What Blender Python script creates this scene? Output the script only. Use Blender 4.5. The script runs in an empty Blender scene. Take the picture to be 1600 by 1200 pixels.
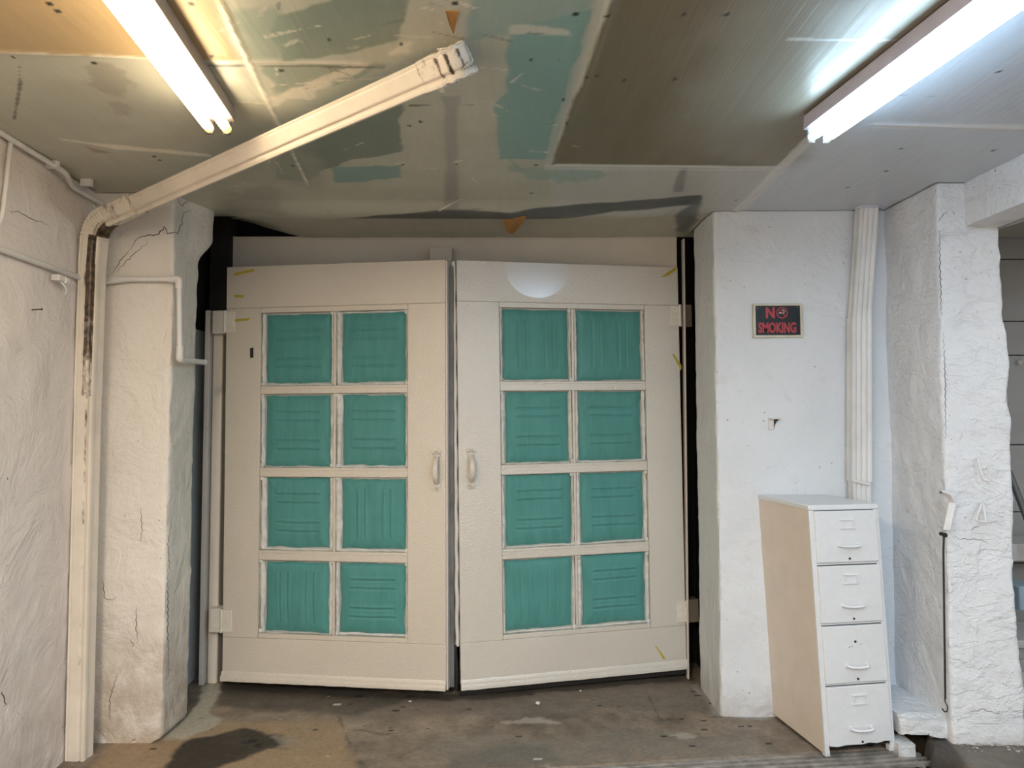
import bpy, bmesh, math, random
import numpy as np
from mathutils import Vector, Matrix, Euler

sc = bpy.context.scene
COL = sc.collection
PI = math.pi
random.seed(5)

# ------------------------------------------------------------------ camera
F = 1109.0
EYE = Vector((0, 0, 1.75))
PITCH = math.atan(48 / F)
cam_d = bpy.data.cameras.new('camera')
cam_d.sensor_width = 36
cam_d.lens = F / 1600 * 36
cam_d.clip_start = .05
cam = bpy.data.objects.new('camera', cam_d)
cam.location = EYE
cam.rotation_euler = (PI / 2 + PITCH, 0, 0)
COL.objects.link(cam)
sc.camera = cam
sc.view_settings.view_transform = 'Standard'
sc.view_settings.look = 'None'
sc.view_settings.gamma = 1
sc.view_settings.exposure = -0.07
sc.view_settings.use_curve_mapping = False
sc.cycles.max_bounces = 8
sc.cycles.diffuse_bounces = 5
sc.cycles.glossy_bounces = 3
sc.cycles.sample_clamp_indirect = 4
sc.cycles.use_denoising = True

# survey helpers: sight line through a photo pixel, met with a depth, a height or a wall
def ray(px, py):
    u, v = (px - 800) / F, (600 - py) / F
    c, s = math.cos(PITCH), math.sin(PITCH)
    return Vector((u, c - v * s, s + v * c))
def AtY(px, py, Y):
    r = ray(px, py); return EYE + r * (Y / r.y)
def AtZ(px, py, z):
    r = ray(px, py); return EYE + r * ((z - EYE.z) / r.z)
def AtX(px, py, X):
    r = ray(px, py); return EYE + r * (X / r.x)

H = 2.965          # ceiling height
# ------------------------------------------------------------------ numpy noise
def _h(i, j, k, seed):
    with np.errstate(over='ignore'):
        n = (i.astype(np.int64) * 374761393 + j.astype(np.int64) * 668265263 + k.astype(np.int64) * 1274126177 + seed * 974634777)
        n = (n ^ (n >> 13)) * 1274126177
        n = n ^ (n >> 16)
    return (n & 0xffff) / 65535.0
def vnoise(P, seed=0):
    P = np.asarray(P, float)
    I = np.floor(P); f = P - I; f = f * f * (3 - 2 * f); I = I.astype(np.int64)
    o = 0
    for a in (0, 1):
        for b in (0, 1):
            for c in (0, 1):
                w = (f[:, 0] if a else 1 - f[:, 0]) * (f[:, 1] if b else 1 - f[:, 1]) * (f[:, 2] if c else 1 - f[:, 2])
                o = o + w * _h(I[:, 0] + a, I[:, 1] + b, I[:, 2] + c, seed)
    return o * 2 - 1
def fbm(P, scale, seed=0, octv=4):
    P = np.asarray(P, float) * scale; o = 0; a = .5
    for q in range(octv):
        o = o + a * vnoise(P, seed + q * 17); P = P * 2.03; a *= .5
    return o
def sstep(a, b, x):
    t = np.clip((x - a) / (b - a), 0, 1); return t * t * (3 - 2 * t)
def poly_sd(X, Y, poly):
    """signed distance to polygon, negative inside"""
    d = np.full(X.shape, 1e9); ins = np.zeros(X.shape, bool)
    n = len(poly)
    for i in range(n):
        ax, ay = poly[i]; bx_, by_ = poly[(i + 1) % n]
        ex, ey = bx_ - ax, by_ - ay; L = ex * ex + ey * ey + 1e-12
        t = np.clip(((X - ax) * ex + (Y - ay) * ey) / L, 0, 1)
        d = np.minimum(d, np.hypot(X - ax - t * ex, Y - ay - t * ey))
        c = ((ay > Y) != (by_ > Y))
        if abs(ey) > 1e-9:
            ins ^= c & (X < ex * (Y - ay) / ey + ax)
    return np.where(ins, -d, d)
def line_d(X, Y, pts):
    d = np.full(X.shape, 1e9)
    for (ax, ay), (bx_, by_) in zip(pts[:-1], pts[1:]):
        ex, ey = bx_ - ax, by_ - ay; L = ex * ex + ey * ey + 1e-12
        t = np.clip(((X - ax) * ex + (Y - ay) * ey) / L, 0, 1)
        d = np.minimum(d, np.hypot(X - ax - t * ex, Y - ay - t * ey))
    return d

# ------------------------------------------------------------------ materials
def srgb(r, g, b):
    f = lambda c: ((c / 255 + .055) / 1.055) ** 2.4 if c > 10 else c / 255 / 12.92
    return (f(r), f(g), f(b))
class NT:
    def __init__(s, name):
        s.m = bpy.data.materials.new(name); s.m.use_nodes = True
        s.t = s.m.node_tree; s.b = s.t.nodes['Principled BSDF']
        s.co = s.t.nodes.new('ShaderNodeTexCoord').outputs['Object']
    def n(s, typ, **kw):
        nd = s.t.nodes.new(typ)
        for k, v in kw.items(): setattr(nd, k, v)
        return nd
    def put(s, sock, v):
        if hasattr(v, 'is_output') or isinstance(v, bpy.types.NodeSocket): s.t.links.new(v, sock)
        elif isinstance(v, (tuple, list)) and len(v) == 3 and sock.type == 'RGBA': sock.default_value = (*v, 1)
        else: sock.default_value = v
    def noise(s, scale, detail=4, rough=.55, stretch=None, dist=0):
        co = s.co
        if stretch:
            mp = s.n('ShaderNodeMapping'); s.put(mp.inputs['Vector'], co); mp.inputs['Scale'].default_value = stretch; co = mp.outputs[0]
        nd = s.n('ShaderNodeTexNoise'); s.put(nd.inputs['Vector'], co)
        nd.inputs['Scale'].default_value = scale; nd.inputs['Detail'].default_value = detail
        nd.inputs['Roughness'].default_value = rough; nd.inputs['Distortion'].default_value = dist
        return nd.outputs['Fac']
    def voro(s, scale, feature='F1'):
        nd = s.n('ShaderNodeTexVoronoi', feature=feature); s.put(nd.inputs['Vector'], s.co); nd.inputs['Scale'].default_value = scale
        return nd.outputs['Distance']
    def ramp(s, v, a, b, lo=0., hi=1.):
        nd = s.n('ShaderNodeMapRange', interpolation_type='SMOOTHSTEP'); s.put(nd.inputs['Value'], v)
        for k, x in (('From Min', a), ('From Max', b), ('To Min', lo), ('To Max', hi)): nd.inputs[k].default_value = x
        return nd.outputs[0]
    def math(s, op, a, b=0.):
        nd = s.n('ShaderNodeMath', operation=op); s.put(nd.inputs[0], a); s.put(nd.inputs[1], b); return nd.outputs[0]
    def mix(s, f, a, b, blend='MIX'):
        nd = s.n('ShaderNodeMix', data_type='RGBA', blend_type=blend)
        s.put(nd.inputs[0], f); s.put(nd.inputs[6], a); s.put(nd.inputs[7], b); return nd.outputs[2]
    def sep(s, i):
        nd = s.n('ShaderNodeSeparateXYZ'); s.put(nd.inputs[0], s.co); return nd.outputs[i]
    def attr(s, name):
        return s.n('ShaderNodeAttribute', attribute_name=name)
    def bump(s, h, dist=.01, strength=1., prev=None):
        nd = s.n('ShaderNodeBump'); nd.inputs['Strength'].default_value = strength; nd.inputs['Distance'].default_value = dist
        s.put(nd.inputs['Height'], h)
        if prev: s.put(nd.inputs['Normal'], prev)
        return nd.outputs[0]
    def done(s, color, rough=.5, normal=None, metal=0., spec=.5, coat=0.):
        s.put(s.b.inputs['Base Color'], color); s.put(s.b.inputs['Roughness'], rough)
        s.b.inputs['Metallic'].default_value = metal; s.b.inputs['Specular IOR Level'].default_value = spec
        s.b.inputs['Coat Weight'].default_value = coat
        if normal: s.put(s.b.inputs['Normal'], normal)
        return s.m

def plaster(name, col, dirt=(.25, .18, .11), dirt_z=.7, dirt_amt=.5, lump=.02, rough_l=.6, peel=0.):
    t = NT(name)
    big = t.noise(1.6, 3); mid = t.noise(9, 5, .6); fine = t.noise(60, 4, .6)
    c = t.mix(t.ramp(big, .35, .7, 0, .35), col, tuple(x * .84 for x in col))
    c = t.mix(t.ramp(mid, .56, .72, 0, .14), c, (.42, .37, .31))
    z = t.sep(2)
    dm = t.math('MULTIPLY', t.ramp(z, 0., dirt_z, 1, 0), t.ramp(mid, .3, .62, .25, 1))
    c = t.mix(t.math('MULTIPLY', dm, dirt_amt), c, dirt)
    specks = t.math('MULTIPLY', t.ramp(t.noise(42, 1), .765, .80), .6)
    c = t.mix(specks, c, (.06, .05, .045))
    n1 = t.bump(t.noise(4.5, 5, .6, dist=.6), lump * 1.6, .8)
    n1 = t.bump(t.noise(26, 4, .6), lump * .35, .7, n1)
    n1 = t.bump(t.noise(110, 2), .0012, .55, n1)
    if peel:
        v = t.noise(7, 5, .65, stretch=(.7, .7, 1.5), dist=.9)
        n1 = t.bump(t.ramp(v, .50, .54), .005, peel * .8, n1)
        n1 = t.bump(t.noise(34, 4, .65, stretch=(.4, .4, 1.2)), .006, peel * .7, n1)
        cr = t.ramp(t.voro(4.5, 'DISTANCE_TO_EDGE'), 0, .012)
        cr = t.math('MAXIMUM', cr, t.ramp(t.noise(2.3, 2), .36, .42))
        n1 = t.bump(cr, .006, peel * .7, n1)
    return t.done(c, .55, n1, spec=.35)

M = {}
WHITE = (.74, .735, .72)
M['plaster_left'] = plaster('plaster left', (.76, .695, .65), dirt_z=1.1, dirt_amt=.28, lump=.018)
M['plaster_pier'] = plaster('plaster pier', (.73, .685, .62), dirt=(.30, .21, .13), dirt_z=1.0, dirt_amt=.62, lump=.022, peel=.25)
M['plaster_sign'] = plaster('plaster sign wall', (.665, .70, .735), dirt_z=.25, dirt_amt=.35, lump=.016)
M['plaster_pillar'] = plaster('plaster pillar', (.715, .735, .76), dirt_z=.22, dirt_amt=.4, lump=.02, peel=.7)
M['plaster_ledge'] = plaster('plaster ledge', (.68, .71, .73), dirt=(.2, .17, .13), dirt_z=.2, dirt_amt=.35, lump=.03, peel=.6)

def paint_mat(name, col, rough=.38, var=.08, peel_scale=170, peel=.35, stain=(.35, .28, .2), stain_amt=.15):
    t = NT(name)
    n = t.noise(2.2, 4)
    c = t.mix(t.ramp(n, .35, .7, 0, 1), col, tuple(x * (1 - var) for x in col))
    c = t.mix(t.ramp(t.noise(14, 6, .7), .6, .8, 0, stain_amt), c, stain)
    nn = t.bump(t.noise(peel_scale, 2), .0011, peel)
    nn = t.bump(t.noise(7, 3, stretch=(1, 1, .25)), .006, .15, nn)
    return t.done(c, rough, nn)
DOOR = (.62, .565, .475)
def door_mat(name, col, glossy=None, coat=0.):
    t = NT(name)
    n = t.noise(1.3, 4)
    c = t.mix(t.ramp(n, .35, .7, 0, 1), col, tuple(x * .95 for x in col))
    c = t.mix(t.ramp(t.noise(20, 6, .7, stretch=(1, 1, .5)), .62, .8, 0, .12), c, (.33, .27, .2))
    fine = t.noise(105, 2, .55)
    rough = .27
    nn = t.bump(fine, .0055 if coat else .005, .7)
    if glossy:
        cx, cz, rx, rz = glossy
        x = t.math('DIVIDE', t.math('SUBTRACT', t.sep(0), cx), rx); z = t.math('DIVIDE', t.math('SUBTRACT', t.sep(2), cz), rz)
        d = t.math('ADD', t.math('MULTIPLY', x, x), t.math('MULTIPLY', z, z))
        mask = t.ramp(d, .95, 1.0, 1, 0)
        bn = t.bump(fine, .004, .05)
        mx = t.n('ShaderNodeMix', data_type='VECTOR'); t.put(mx.inputs[0], mask); t.put(mx.inputs[4], nn); t.put(mx.inputs[5], bn); nn = mx.outputs[1]
        c = t.mix(mask, c, (.60, .59, .545))
        rough = t.ramp(mask, 0, 1, .24, .27)
    m_ = t.done(c, rough, nn, spec=.9, coat=coat); t.b.inputs['Coat Roughness'].default_value = .2; t.b.inputs['Coat IOR'].default_value = 1.6
    if coat: t.t.links.new(nn, t.b.inputs['Coat Normal'])
    return m_
M['door'] = door_mat('door paint', DOOR)
M['door_right'] = door_mat('door paint cooler', (.61, .58, .515), None, .7)
M['header'] = paint_mat('header paint', (.60, .565, .49), .42)
M['pad_board'] = paint_mat('board behind pads', (.42, .42, .38), .6)

def pad_mat():
    t = NT('teal padded cloth')
    fib = t.noise(34, 5, .65, stretch=(1, 1, .12))
    fib2 = t.noise(5, 4)
    c = t.mix(t.ramp(fib, .3, .75), (.058, .222, .203), (.082, .270, .250))
    c = t.mix(t.ramp(fib2, .35, .7, 0, .55), c, (.075, .272, .257))
    nn = t.bump(fib, .003, .22); nn = t.bump(t.noise(300, 2), .0006, .4, nn)
    m = t.done(c, .62, nn, spec=.3); t.b.inputs['Sheen Weight'].default_value = .15
    return m
M['pad'] = pad_mat()
def edge_mat():
    t = NT('pale crumpled edging')
    n = t.noise(30, 4)
    c = t.mix(t.ramp(n, .35, .7), (.66, .65, .61), (.54, .55, .53))
    return t.done(c, .6, t.bump(t.noise(40, 3), .003, .4), spec=.3)
M['edging'] = edge_mat()

def simple(name, col, rough=.5, metal=0., bump=0., scale=60, var=.1, spec=.5):
    t = NT(name)
    n = t.noise(scale * .2, 4)
    c = t.mix(t.ramp(n, .3, .7), col, tuple(x * (1 - var) for x in col))
    nn = t.bump(t.noise(scale, 3), .002, bump) if bump else None
    return t.done(c, rough, nn, metal, spec)
M['hinge'] = simple('painted hinge', (.70, .66, .57), .42, bump=.5, scale=120)
M['hinge_dark'] = simple('aged hinge plate', (.20, .175, .14), .5, .2, bump=.4)
M['handle'] = simple('painted pull handle', (.66, .62, .54), .28, bump=.2, scale=90)
M['tape'] = simple('yellow masking tape', (.46, .36, .035), .6, var=.2)
M['black'] = simple('black hole', (.006, .006, .006), .8)
M['void'] = simple('dark timber', (.014, .011, .009), .8, bump=.4, scale=18, var=.5)
M['void_blue'] = simple('dark recess gap', (.012, .013, .018), .6)
M['recess'] = simple('recess wall', (.42, .44, .44), .7, bump=.4, scale=10)
M['jamb'] = paint_mat('jamb paint', (.76, .69, .60), .45, stain=(.08, .06, .04), stain_amt=.4)
M['jamb_strip'] = paint_mat('jamb strip paint', (.63, .585, .55), .4, stain=(.08, .06, .04), stain_amt=.5)
M['conduit'] = simple('painted conduit', (.70, .68, .65), .4, bump=.2)
M['metal_white'] = simple('cabinet enamel', (.675, .695, .715), .36, bump=.06, scale=200, var=.04)
M['cab_side_shade'] = simple('cabinet enamel in warm shade', (.66, .585, .50), .42, bump=.08, scale=40, var=.06)  # warm shade on the cabinet's left side, put into the enamel colour
M['cab_dark'] = simple('cabinet inside', (.03, .03, .03), .7)
M['lock'] = simple('dark lock hole', (.02, .02, .02), .4)
M['iron'] = simple('dark iron', (.022, .022, .024), .5, .3, bump=.4)
M['wire'] = simple('painted wire', (.72, .72, .72), .4)
M['rubber_grey'] = simple('grey weatherstrip', (.17, .17, .165), .6, bump=.4, scale=25, var=.5)
M['fixture'] = simple('fixture enamel', (.55, .55, .68), .4, var=.12)
M['fixture_warm'] = simple('fixture enamel warm', (.34, .31, .29), .45, var=.2)
M['socket'] = simple('lamp socket', (.55, .58, .6), .3)
M['socket_dark'] = simple('lamp socket dark', (.07, .06, .06), .5)
M['grate'] = simple('worn iron grate', (.36, .335, .30), .45, .25, bump=.3, scale=50, var=.5)
M['torn'] = simple('bare board', (.40, .20, .055), .7, var=.25)
M['cream'] = simple('sign frame', (.60, .58, .47), .5, var=.2)
M['sign_black'] = simple('sign face', (.014, .018, .022), .32)
M['sign_red'] = simple('sign lettering', (.42, .045, .06), .4)
M['sign_white'] = simple('sign white', (.8, .78, .74), .4)
M['annex'] = simple('annex boards', (.36, .36, .355), .55, bump=.15, scale=20)
M['annex_gap'] = simple('annex dark', (.03, .03, .03), .8)
M['shelf'] = simple('bench boards', (.52, .52, .52), .5, bump=.1)
M['pipe_grey'] = simple('grey pipe', (.12, .12, .12), .45, .2)
M['blue_tub'] = simple('pale blue plastic', (.34, .46, .55), .4)
M['chip_grey'] = simple('grey crumbs', (.38, .36, .33), .8)
M['chip'] = simple('pale paint chip', (.62, .60, .5), .7)
M['seal'] = simple('crumpled silver tape', (.60, .63, .66), .35, .2, bump=.7, scale=45, var=.2)

def spout_mat(name, col):
    t = NT(name)
    st = t.attr('stain').outputs['Fac']
    n = t.noise(22, 6, .7, stretch=(1, 1, .45))
    n2 = t.noise(5, 3)
    m = t.ramp(t.math('ADD', t.math('MULTIPLY', n, .8), t.math('MULTIPLY', st, .62)), .66, .86)
    m = t.math('MULTIPLY', m, t.ramp(st, 0.02, .2))
    c = t.mix(t.ramp(n2, .35, .7), col, tuple(x * .88 for x in col))
    c = t.mix(t.ramp(n, .55, .75, 0, .16), c, (.4, .29, .18))
    c = t.mix(m, c, t.mix(t.ramp(t.noise(40, 3), .35, .65), (.03, .022, .015), (.14, .085, .045)))
    return t.done(c, .4, t.bump(n, .002, .3))
M['spout_warm'] = spout_mat('downspout paint warm', (.70, .635, .54))
M['spout_cool'] = spout_mat('downspout paint', (.68, .685, .68))

def glow(name, col, L):
    t = NT(name)
    t.b.inputs['Base Color'].default_value = (.8, .8, .8, 1)
    t.b.inputs['Emission Color'].default_value = (*col, 1); t.b.inputs['Emission Strength'].default_value = L
    return t.m
M['tube_warm'] = glow('warm lamp', (1, .80, .52), 38)
M['tube_cool'] = glow('cool lamp', (.53, .77, 1), 46)
M['end_warm'] = glow('warm lamp end', (1, .66, .16), 1.5)
M['end_cool'] = glow('cool lamp end', (.55, .80, 1), 1.1)

# ------------------------------------------------------------------ object helpers
def build(name, bm, mat, parent=None, angle=35, bevel=0., seg=2, mats=None):
    me = bpy.data.meshes.new(name)
    bmesh.ops.recalc_face_normals(bm, faces=bm.faces)
    bm.to_mesh(me); bm.free()
    o = bpy.data.objects.new(name, me); COL.objects.link(o)
    for m in (mats or [mat]): me.materials.append(m)
    if angle:
        me.polygons.foreach_set('use_smooth', [True] * len(me.polygons)); me.set_sharp_from_angle(angle=math.radians(angle))
    if bevel:
        b = o.modifiers.new('bevel', 'BEVEL'); b.width = bevel; b.segments = seg; b.limit_method = 'ANGLE'; b.angle_limit = math.radians(40)
    if parent is not None: o.parent = parent
    return o
def tag(o, label=None, cat=None, group=None, kind=None):
    for k, v in (('label', label), ('category', cat), ('group', group), ('kind', kind)):
        if v: o[k] = v
    return o
def empty(name, loc, label, cat, rot=(0, 0, 0), group=None, kind=None):
    o = bpy.data.objects.new(name, None); COL.objects.link(o)
    o.location = loc; o.rotation_euler = rot; o.empty_display_size = .1
    return tag(o, label, cat, group, kind)
def bx(bm, x0, x1, y0, y1, z0, z1, mi=0):
    v = [bm.verts.new((x, y, z)) for z in (z0, z1) for y in (y0, y1) for x in (x0, x1)]
    for f in ((0, 1, 5, 4), (1, 3, 7, 5), (3, 2, 6, 7), (2, 0, 4, 6), (4, 5, 7, 6), (2, 3, 1, 0)):
        bm.faces.new([v[i] for i in f]).material_index = mi
    return v
def box(name, x0, x1, y0, y1, z0, z1, mat, parent=None, bevel=.002):
    bm = bmesh.new(); bx(bm, x0, x1, y0, y1, z0, z1)
    return build(name, bm, mat, parent, 35, bevel)
def fillet(pts, r, n=6):
    pts = [Vector(p) for p in pts]; out = [pts[0]]
    for a, b, c in zip(pts[:-2], pts[1:-1], pts[2:]):
        u, w = (a - b), (c - b); k = min(r, u.length * .49, w.length * .49)
        p0, p1 = b + u.normalized() * k, b + w.normalized() * k
        for i in range(n + 1):
            t = i / n; out.append(p0 * (1 - t) ** 2 + b * 2 * t * (1 - t) + p1 * t * t)
    out.append(pts[-1]); return out
def resample(pts, step):
    out = [Vector(pts[0])]
    for a, b in zip(pts[:-1], pts[1:]):
        n = max(1, int((Vector(b) - Vector(a)).length / step))
        for i in range(1, n + 1): out.append(Vector(a).lerp(Vector(b), i / n))
    return out
def sweep(bm, path, prof, up, scales=None, lay=None, stain=None, cap=True):
    """prof: list of (a,b); a along side, b along the 'up' normal; frames carried along the path"""
    path = [Vector(p) for p in path]; n = len(path); rings = []
    nrm = Vector(up)
    for i, p in enumerate(path):
        t = (path[min(i + 1, n - 1)] - path[max(i - 1, 0)]).normalized()
        nrm = (nrm - t * nrm.dot(t)).normalized()
        side = t.cross(nrm)
        s = scales[i] if scales else 1
        ring = []
        for k, (a, b) in enumerate(prof):
            v = bm.verts.new(p + side * a * s + nrm * b * s)
            if lay is not None: v[lay] = stain(i / (n - 1), k, a, b)
            ring.append(v)
        rings.append(ring)
    m = len(prof)
    for r0, r1 in zip(rings[:-1], rings[1:]):
        for k in range(m): bm.faces.new((r0[k], r0[(k + 1) % m], r1[(k + 1) % m], r1[k]))
    if cap:
        bm.faces.new(rings[0][::-1]); bm.faces.new(rings[-1])
    return rings
def circ(r, n=12): return [(r * math.cos(2 * PI * k / n), r * math.sin(2 * PI * k / n)) for k in range(n)]
def anyup(pts):
    d = (Vector(pts[1]) - Vector(pts[0])).normalized()
    return Vector((0, 0, 1)) if abs(d.z) < .9 else Vector((0, -1, 0))
def tube(bm, pts, r, n=12): sweep(bm, pts, circ(r, n), anyup(pts))
def disc(bm, c, axis, r, h, n=16):
    c = Vector(c); axis = Vector(axis).normalized(); tube(bm, [c - axis * h / 2, c + axis * h / 2], r, n)

def grid_mesh(name, xs, ys, zfun, cfun, mat, kind='structure', flip=False):
    """a fine height field with per-point paint colour"""
    X, Y = np.meshgrid(xs, ys); nx, ny = len(xs), len(ys)
    x, y = X.ravel(), Y.ravel(); z = zfun(x, y)
    co = np.stack([x, y, z], 1).astype(np.float32)
    i = np.arange(nx * ny).reshape(ny, nx)
    q = np.stack([i[:-1, :-1], i[:-1, 1:], i[1:, 1:], i[1:, :-1]], -1).reshape(-1, 4)
    if flip: q = q[:, ::-1]
    me = bpy.data.meshes.new(name)
    me.vertices.add(len(co)); me.vertices.foreach_set('co', co.ravel())
    me.loops.add(q.size); me.loops.foreach_set('vertex_index', q.ravel().astype(np.int32))
    me.polygons.add(len(q)); me.polygons.foreach_set('loop_start', np.arange(0, q.size, 4, dtype=np.int32))
    me.polygons.foreach_set('use_smooth', np.ones(len(q), bool))
    me.update(calc_edges=True)
    c = cfun(x, y, z)
    ca = me.color_attributes.new('paint', 'FLOAT_COLOR', 'POINT')
    ca.data.foreach_set('color', np.concatenate([c, np.ones((len(c), 1))], 1).astype(np.float32).ravel())
    me.materials.append(mat)
    o = bpy.data.objects.new(name, me); COL.objects.link(o)
    if kind: o['kind'] = kind
    return o

def lumpy(name, x0, x1, y0, y1, z0, z1, res, amp, mat, warp=None, seed=0, faces='xXyYzZ', edge=.004, kind='structure'):
    """a box of rough plaster: fine faces, every point pushed about by noise, worn edges"""
    bm = bmesh.new()
    def face(o, u, v):
        o, u, v = Vector(o), Vector(u), Vector(v)
        nu, nv = max(1, round(u.length / res)), max(1, round(v.length / res))
        g = [[bm.verts.new(o + u * (i / nu) + v * (j / nv)) for i in range(nu + 1)] for j in range(nv + 1)]
        for j in range(nv):
            for i in range(nu): bm.faces.new((g[j][i], g[j][i + 1], g[j + 1][i + 1], g[j + 1][i]))
    dx, dy, dz = x1 - x0, y1 - y0, z1 - z0
    if 'y' in faces: face((x0, y0, z0), (dx, 0, 0), (0, 0, dz))
    if 'Y' in faces: face((x0, y1, z0), (dx, 0, 0), (0, 0, dz))
    if 'x' in faces: face((x0, y0, z0), (0, dy, 0), (0, 0, dz))
    if 'X' in faces: face((x1, y0, z0), (0, dy, 0), (0, 0, dz))
    if 'z' in faces: face((x0, y0, z0), (dx, 0, 0), (0, dy, 0))
    if 'Z' in faces: face((x0, y0, z1), (dx, 0, 0), (0, dy, 0))
    bmesh.ops.remove_doubles(bm, verts=bm.verts, dist=res * .05)
    P = np.array([v.co for v in bm.verts])
    D = np.stack([fbm(P, 3.1, seed + k * 31, 4) + .35 * fbm(P, 16, seed + 7 + k * 13, 3) for k in range(3)], 1) * amp
    D[:, 2] *= .3
    nr = ((P[:, 0] < x0 + 1e-5) | (P[:, 0] > x1 - 1e-5)).astype(int) + ((P[:, 1] < y0 + 1e-5) | (P[:, 1] > y1 - 1e-5)).astype(int)
    e = (nr == 2) * edge * (1.2 + fbm(P, 14, seed + 5, 3) * 2)
    D[:, 0] -= np.sign(P[:, 0] - (x0 + x1) / 2) * e; D[:, 1] -= np.sign(P[:, 1] - (y0 + y1) / 2) * e
    P2 = P + D
    if warp: P2 = warp(P2, P)
    for v, p in zip(bm.verts, P2): v.co = p
    o = build(name, bm, mat, None, 50)
    if kind: o['kind'] = kind
    return o

# ------------------------------------------------------------------ floor
def fl(pts, z=0): return [tuple(AtZ(a, b, z).xy) for a, b in pts]
GR0 = AtZ(890, 1198, 0); GR1 = AtZ(1262, 1176, 0)     # far edge of the trench drain
GA = math.atan2(GR1.y - GR0.y, GR1.x - GR0.x)
def grate_uv(x, y):
    dx, dy = x - GR1.x, y - GR1.y
    return dx * math.cos(GA) + dy * math.sin(GA), -dx * math.sin(GA) + dy * math.cos(GA)
GU0, GU1, GV0 = -1.7, .60, -.19
SLAB = fl([(1442, 1150), (1500, 1138), (1640, 1128), (1900, 1120), (1900, 1400), (1560, 1230), (1500, 1200), (1455, 1180)], .06)
PIT = fl([(1398, 1150), (1450, 1140), (1500, 1205), (1520, 1230), (1420, 1230), (1425, 1185)], 0)
def floor_z(x, y):
    P = np.stack([x, y, x * 0], 1)
    z = .006 * fbm(P, 1.5, 3, 3) + .0025 * fbm(P, 9, 4, 3)
    near = (y > 3.2) & (x > 1.2)
    d = np.where(near, poly_sd(x, y, SLAB), 1) + .02 * fbm(P, 7, 8, 4)
    z += (.085 + .022 * fbm(P, 6, 18, 4)) * sstep(.03, -.02, d)
    p = np.where(near, poly_sd(x, y, PIT), 1) + .012 * fbm(P, 9, 11, 3)
    z -= .10 * sstep(.015, -.03, p) * sstep(-.01, .02, d)
    u, v = grate_uv(x, y)
    gi = (u > GU0) & (u < GU1) & (v < 0) & (v > GV0)
    z = np.where(gi, -.07, z)
    return z
def fpaint(C, x, y, P, poly, col, soft=.02, wob=.03, amt=1., ws=5, seed=0):
    lo = np.min(poly, 0) - .2; hi = np.max(poly, 0) + .2
    k = np.where((x > lo[0]) & (x < hi[0]) & (y > lo[1]) & (y < hi[1]))[0]
    if len(k) == 0: return
    d = poly_sd(x[k], y[k], poly) + (wob * 2 * fbm(P[k], ws, seed + 40, 4) if wob else 0)
    m = (sstep(soft, -soft, d) * amt)[:, None]
    C[k] = C[k] * (1 - m) + np.array(col) * m
def fline(C, x, y, P, pts, w, col, amt=1., wob=.0, seed=0, soft=.5):
    pts = np.array(pts); lo = pts.min(0) - w - .1; hi = pts.max(0) + w + .1
    k = np.where((x > lo[0]) & (x < hi[0]) & (y > lo[1]) & (y < hi[1]))[0]
    if len(k) == 0: return
    d = line_d(x[k], y[k], [tuple(p) for p in pts])
    if wob: d = np.abs(d + wob * fbm(P[k], 11, seed + 9, 3))
    m = (sstep(w * (1 + soft), w * (1 - soft), d) * amt)[:, None]
    C[k] = C[k] * (1 - m) + np.array(col) * m
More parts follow.
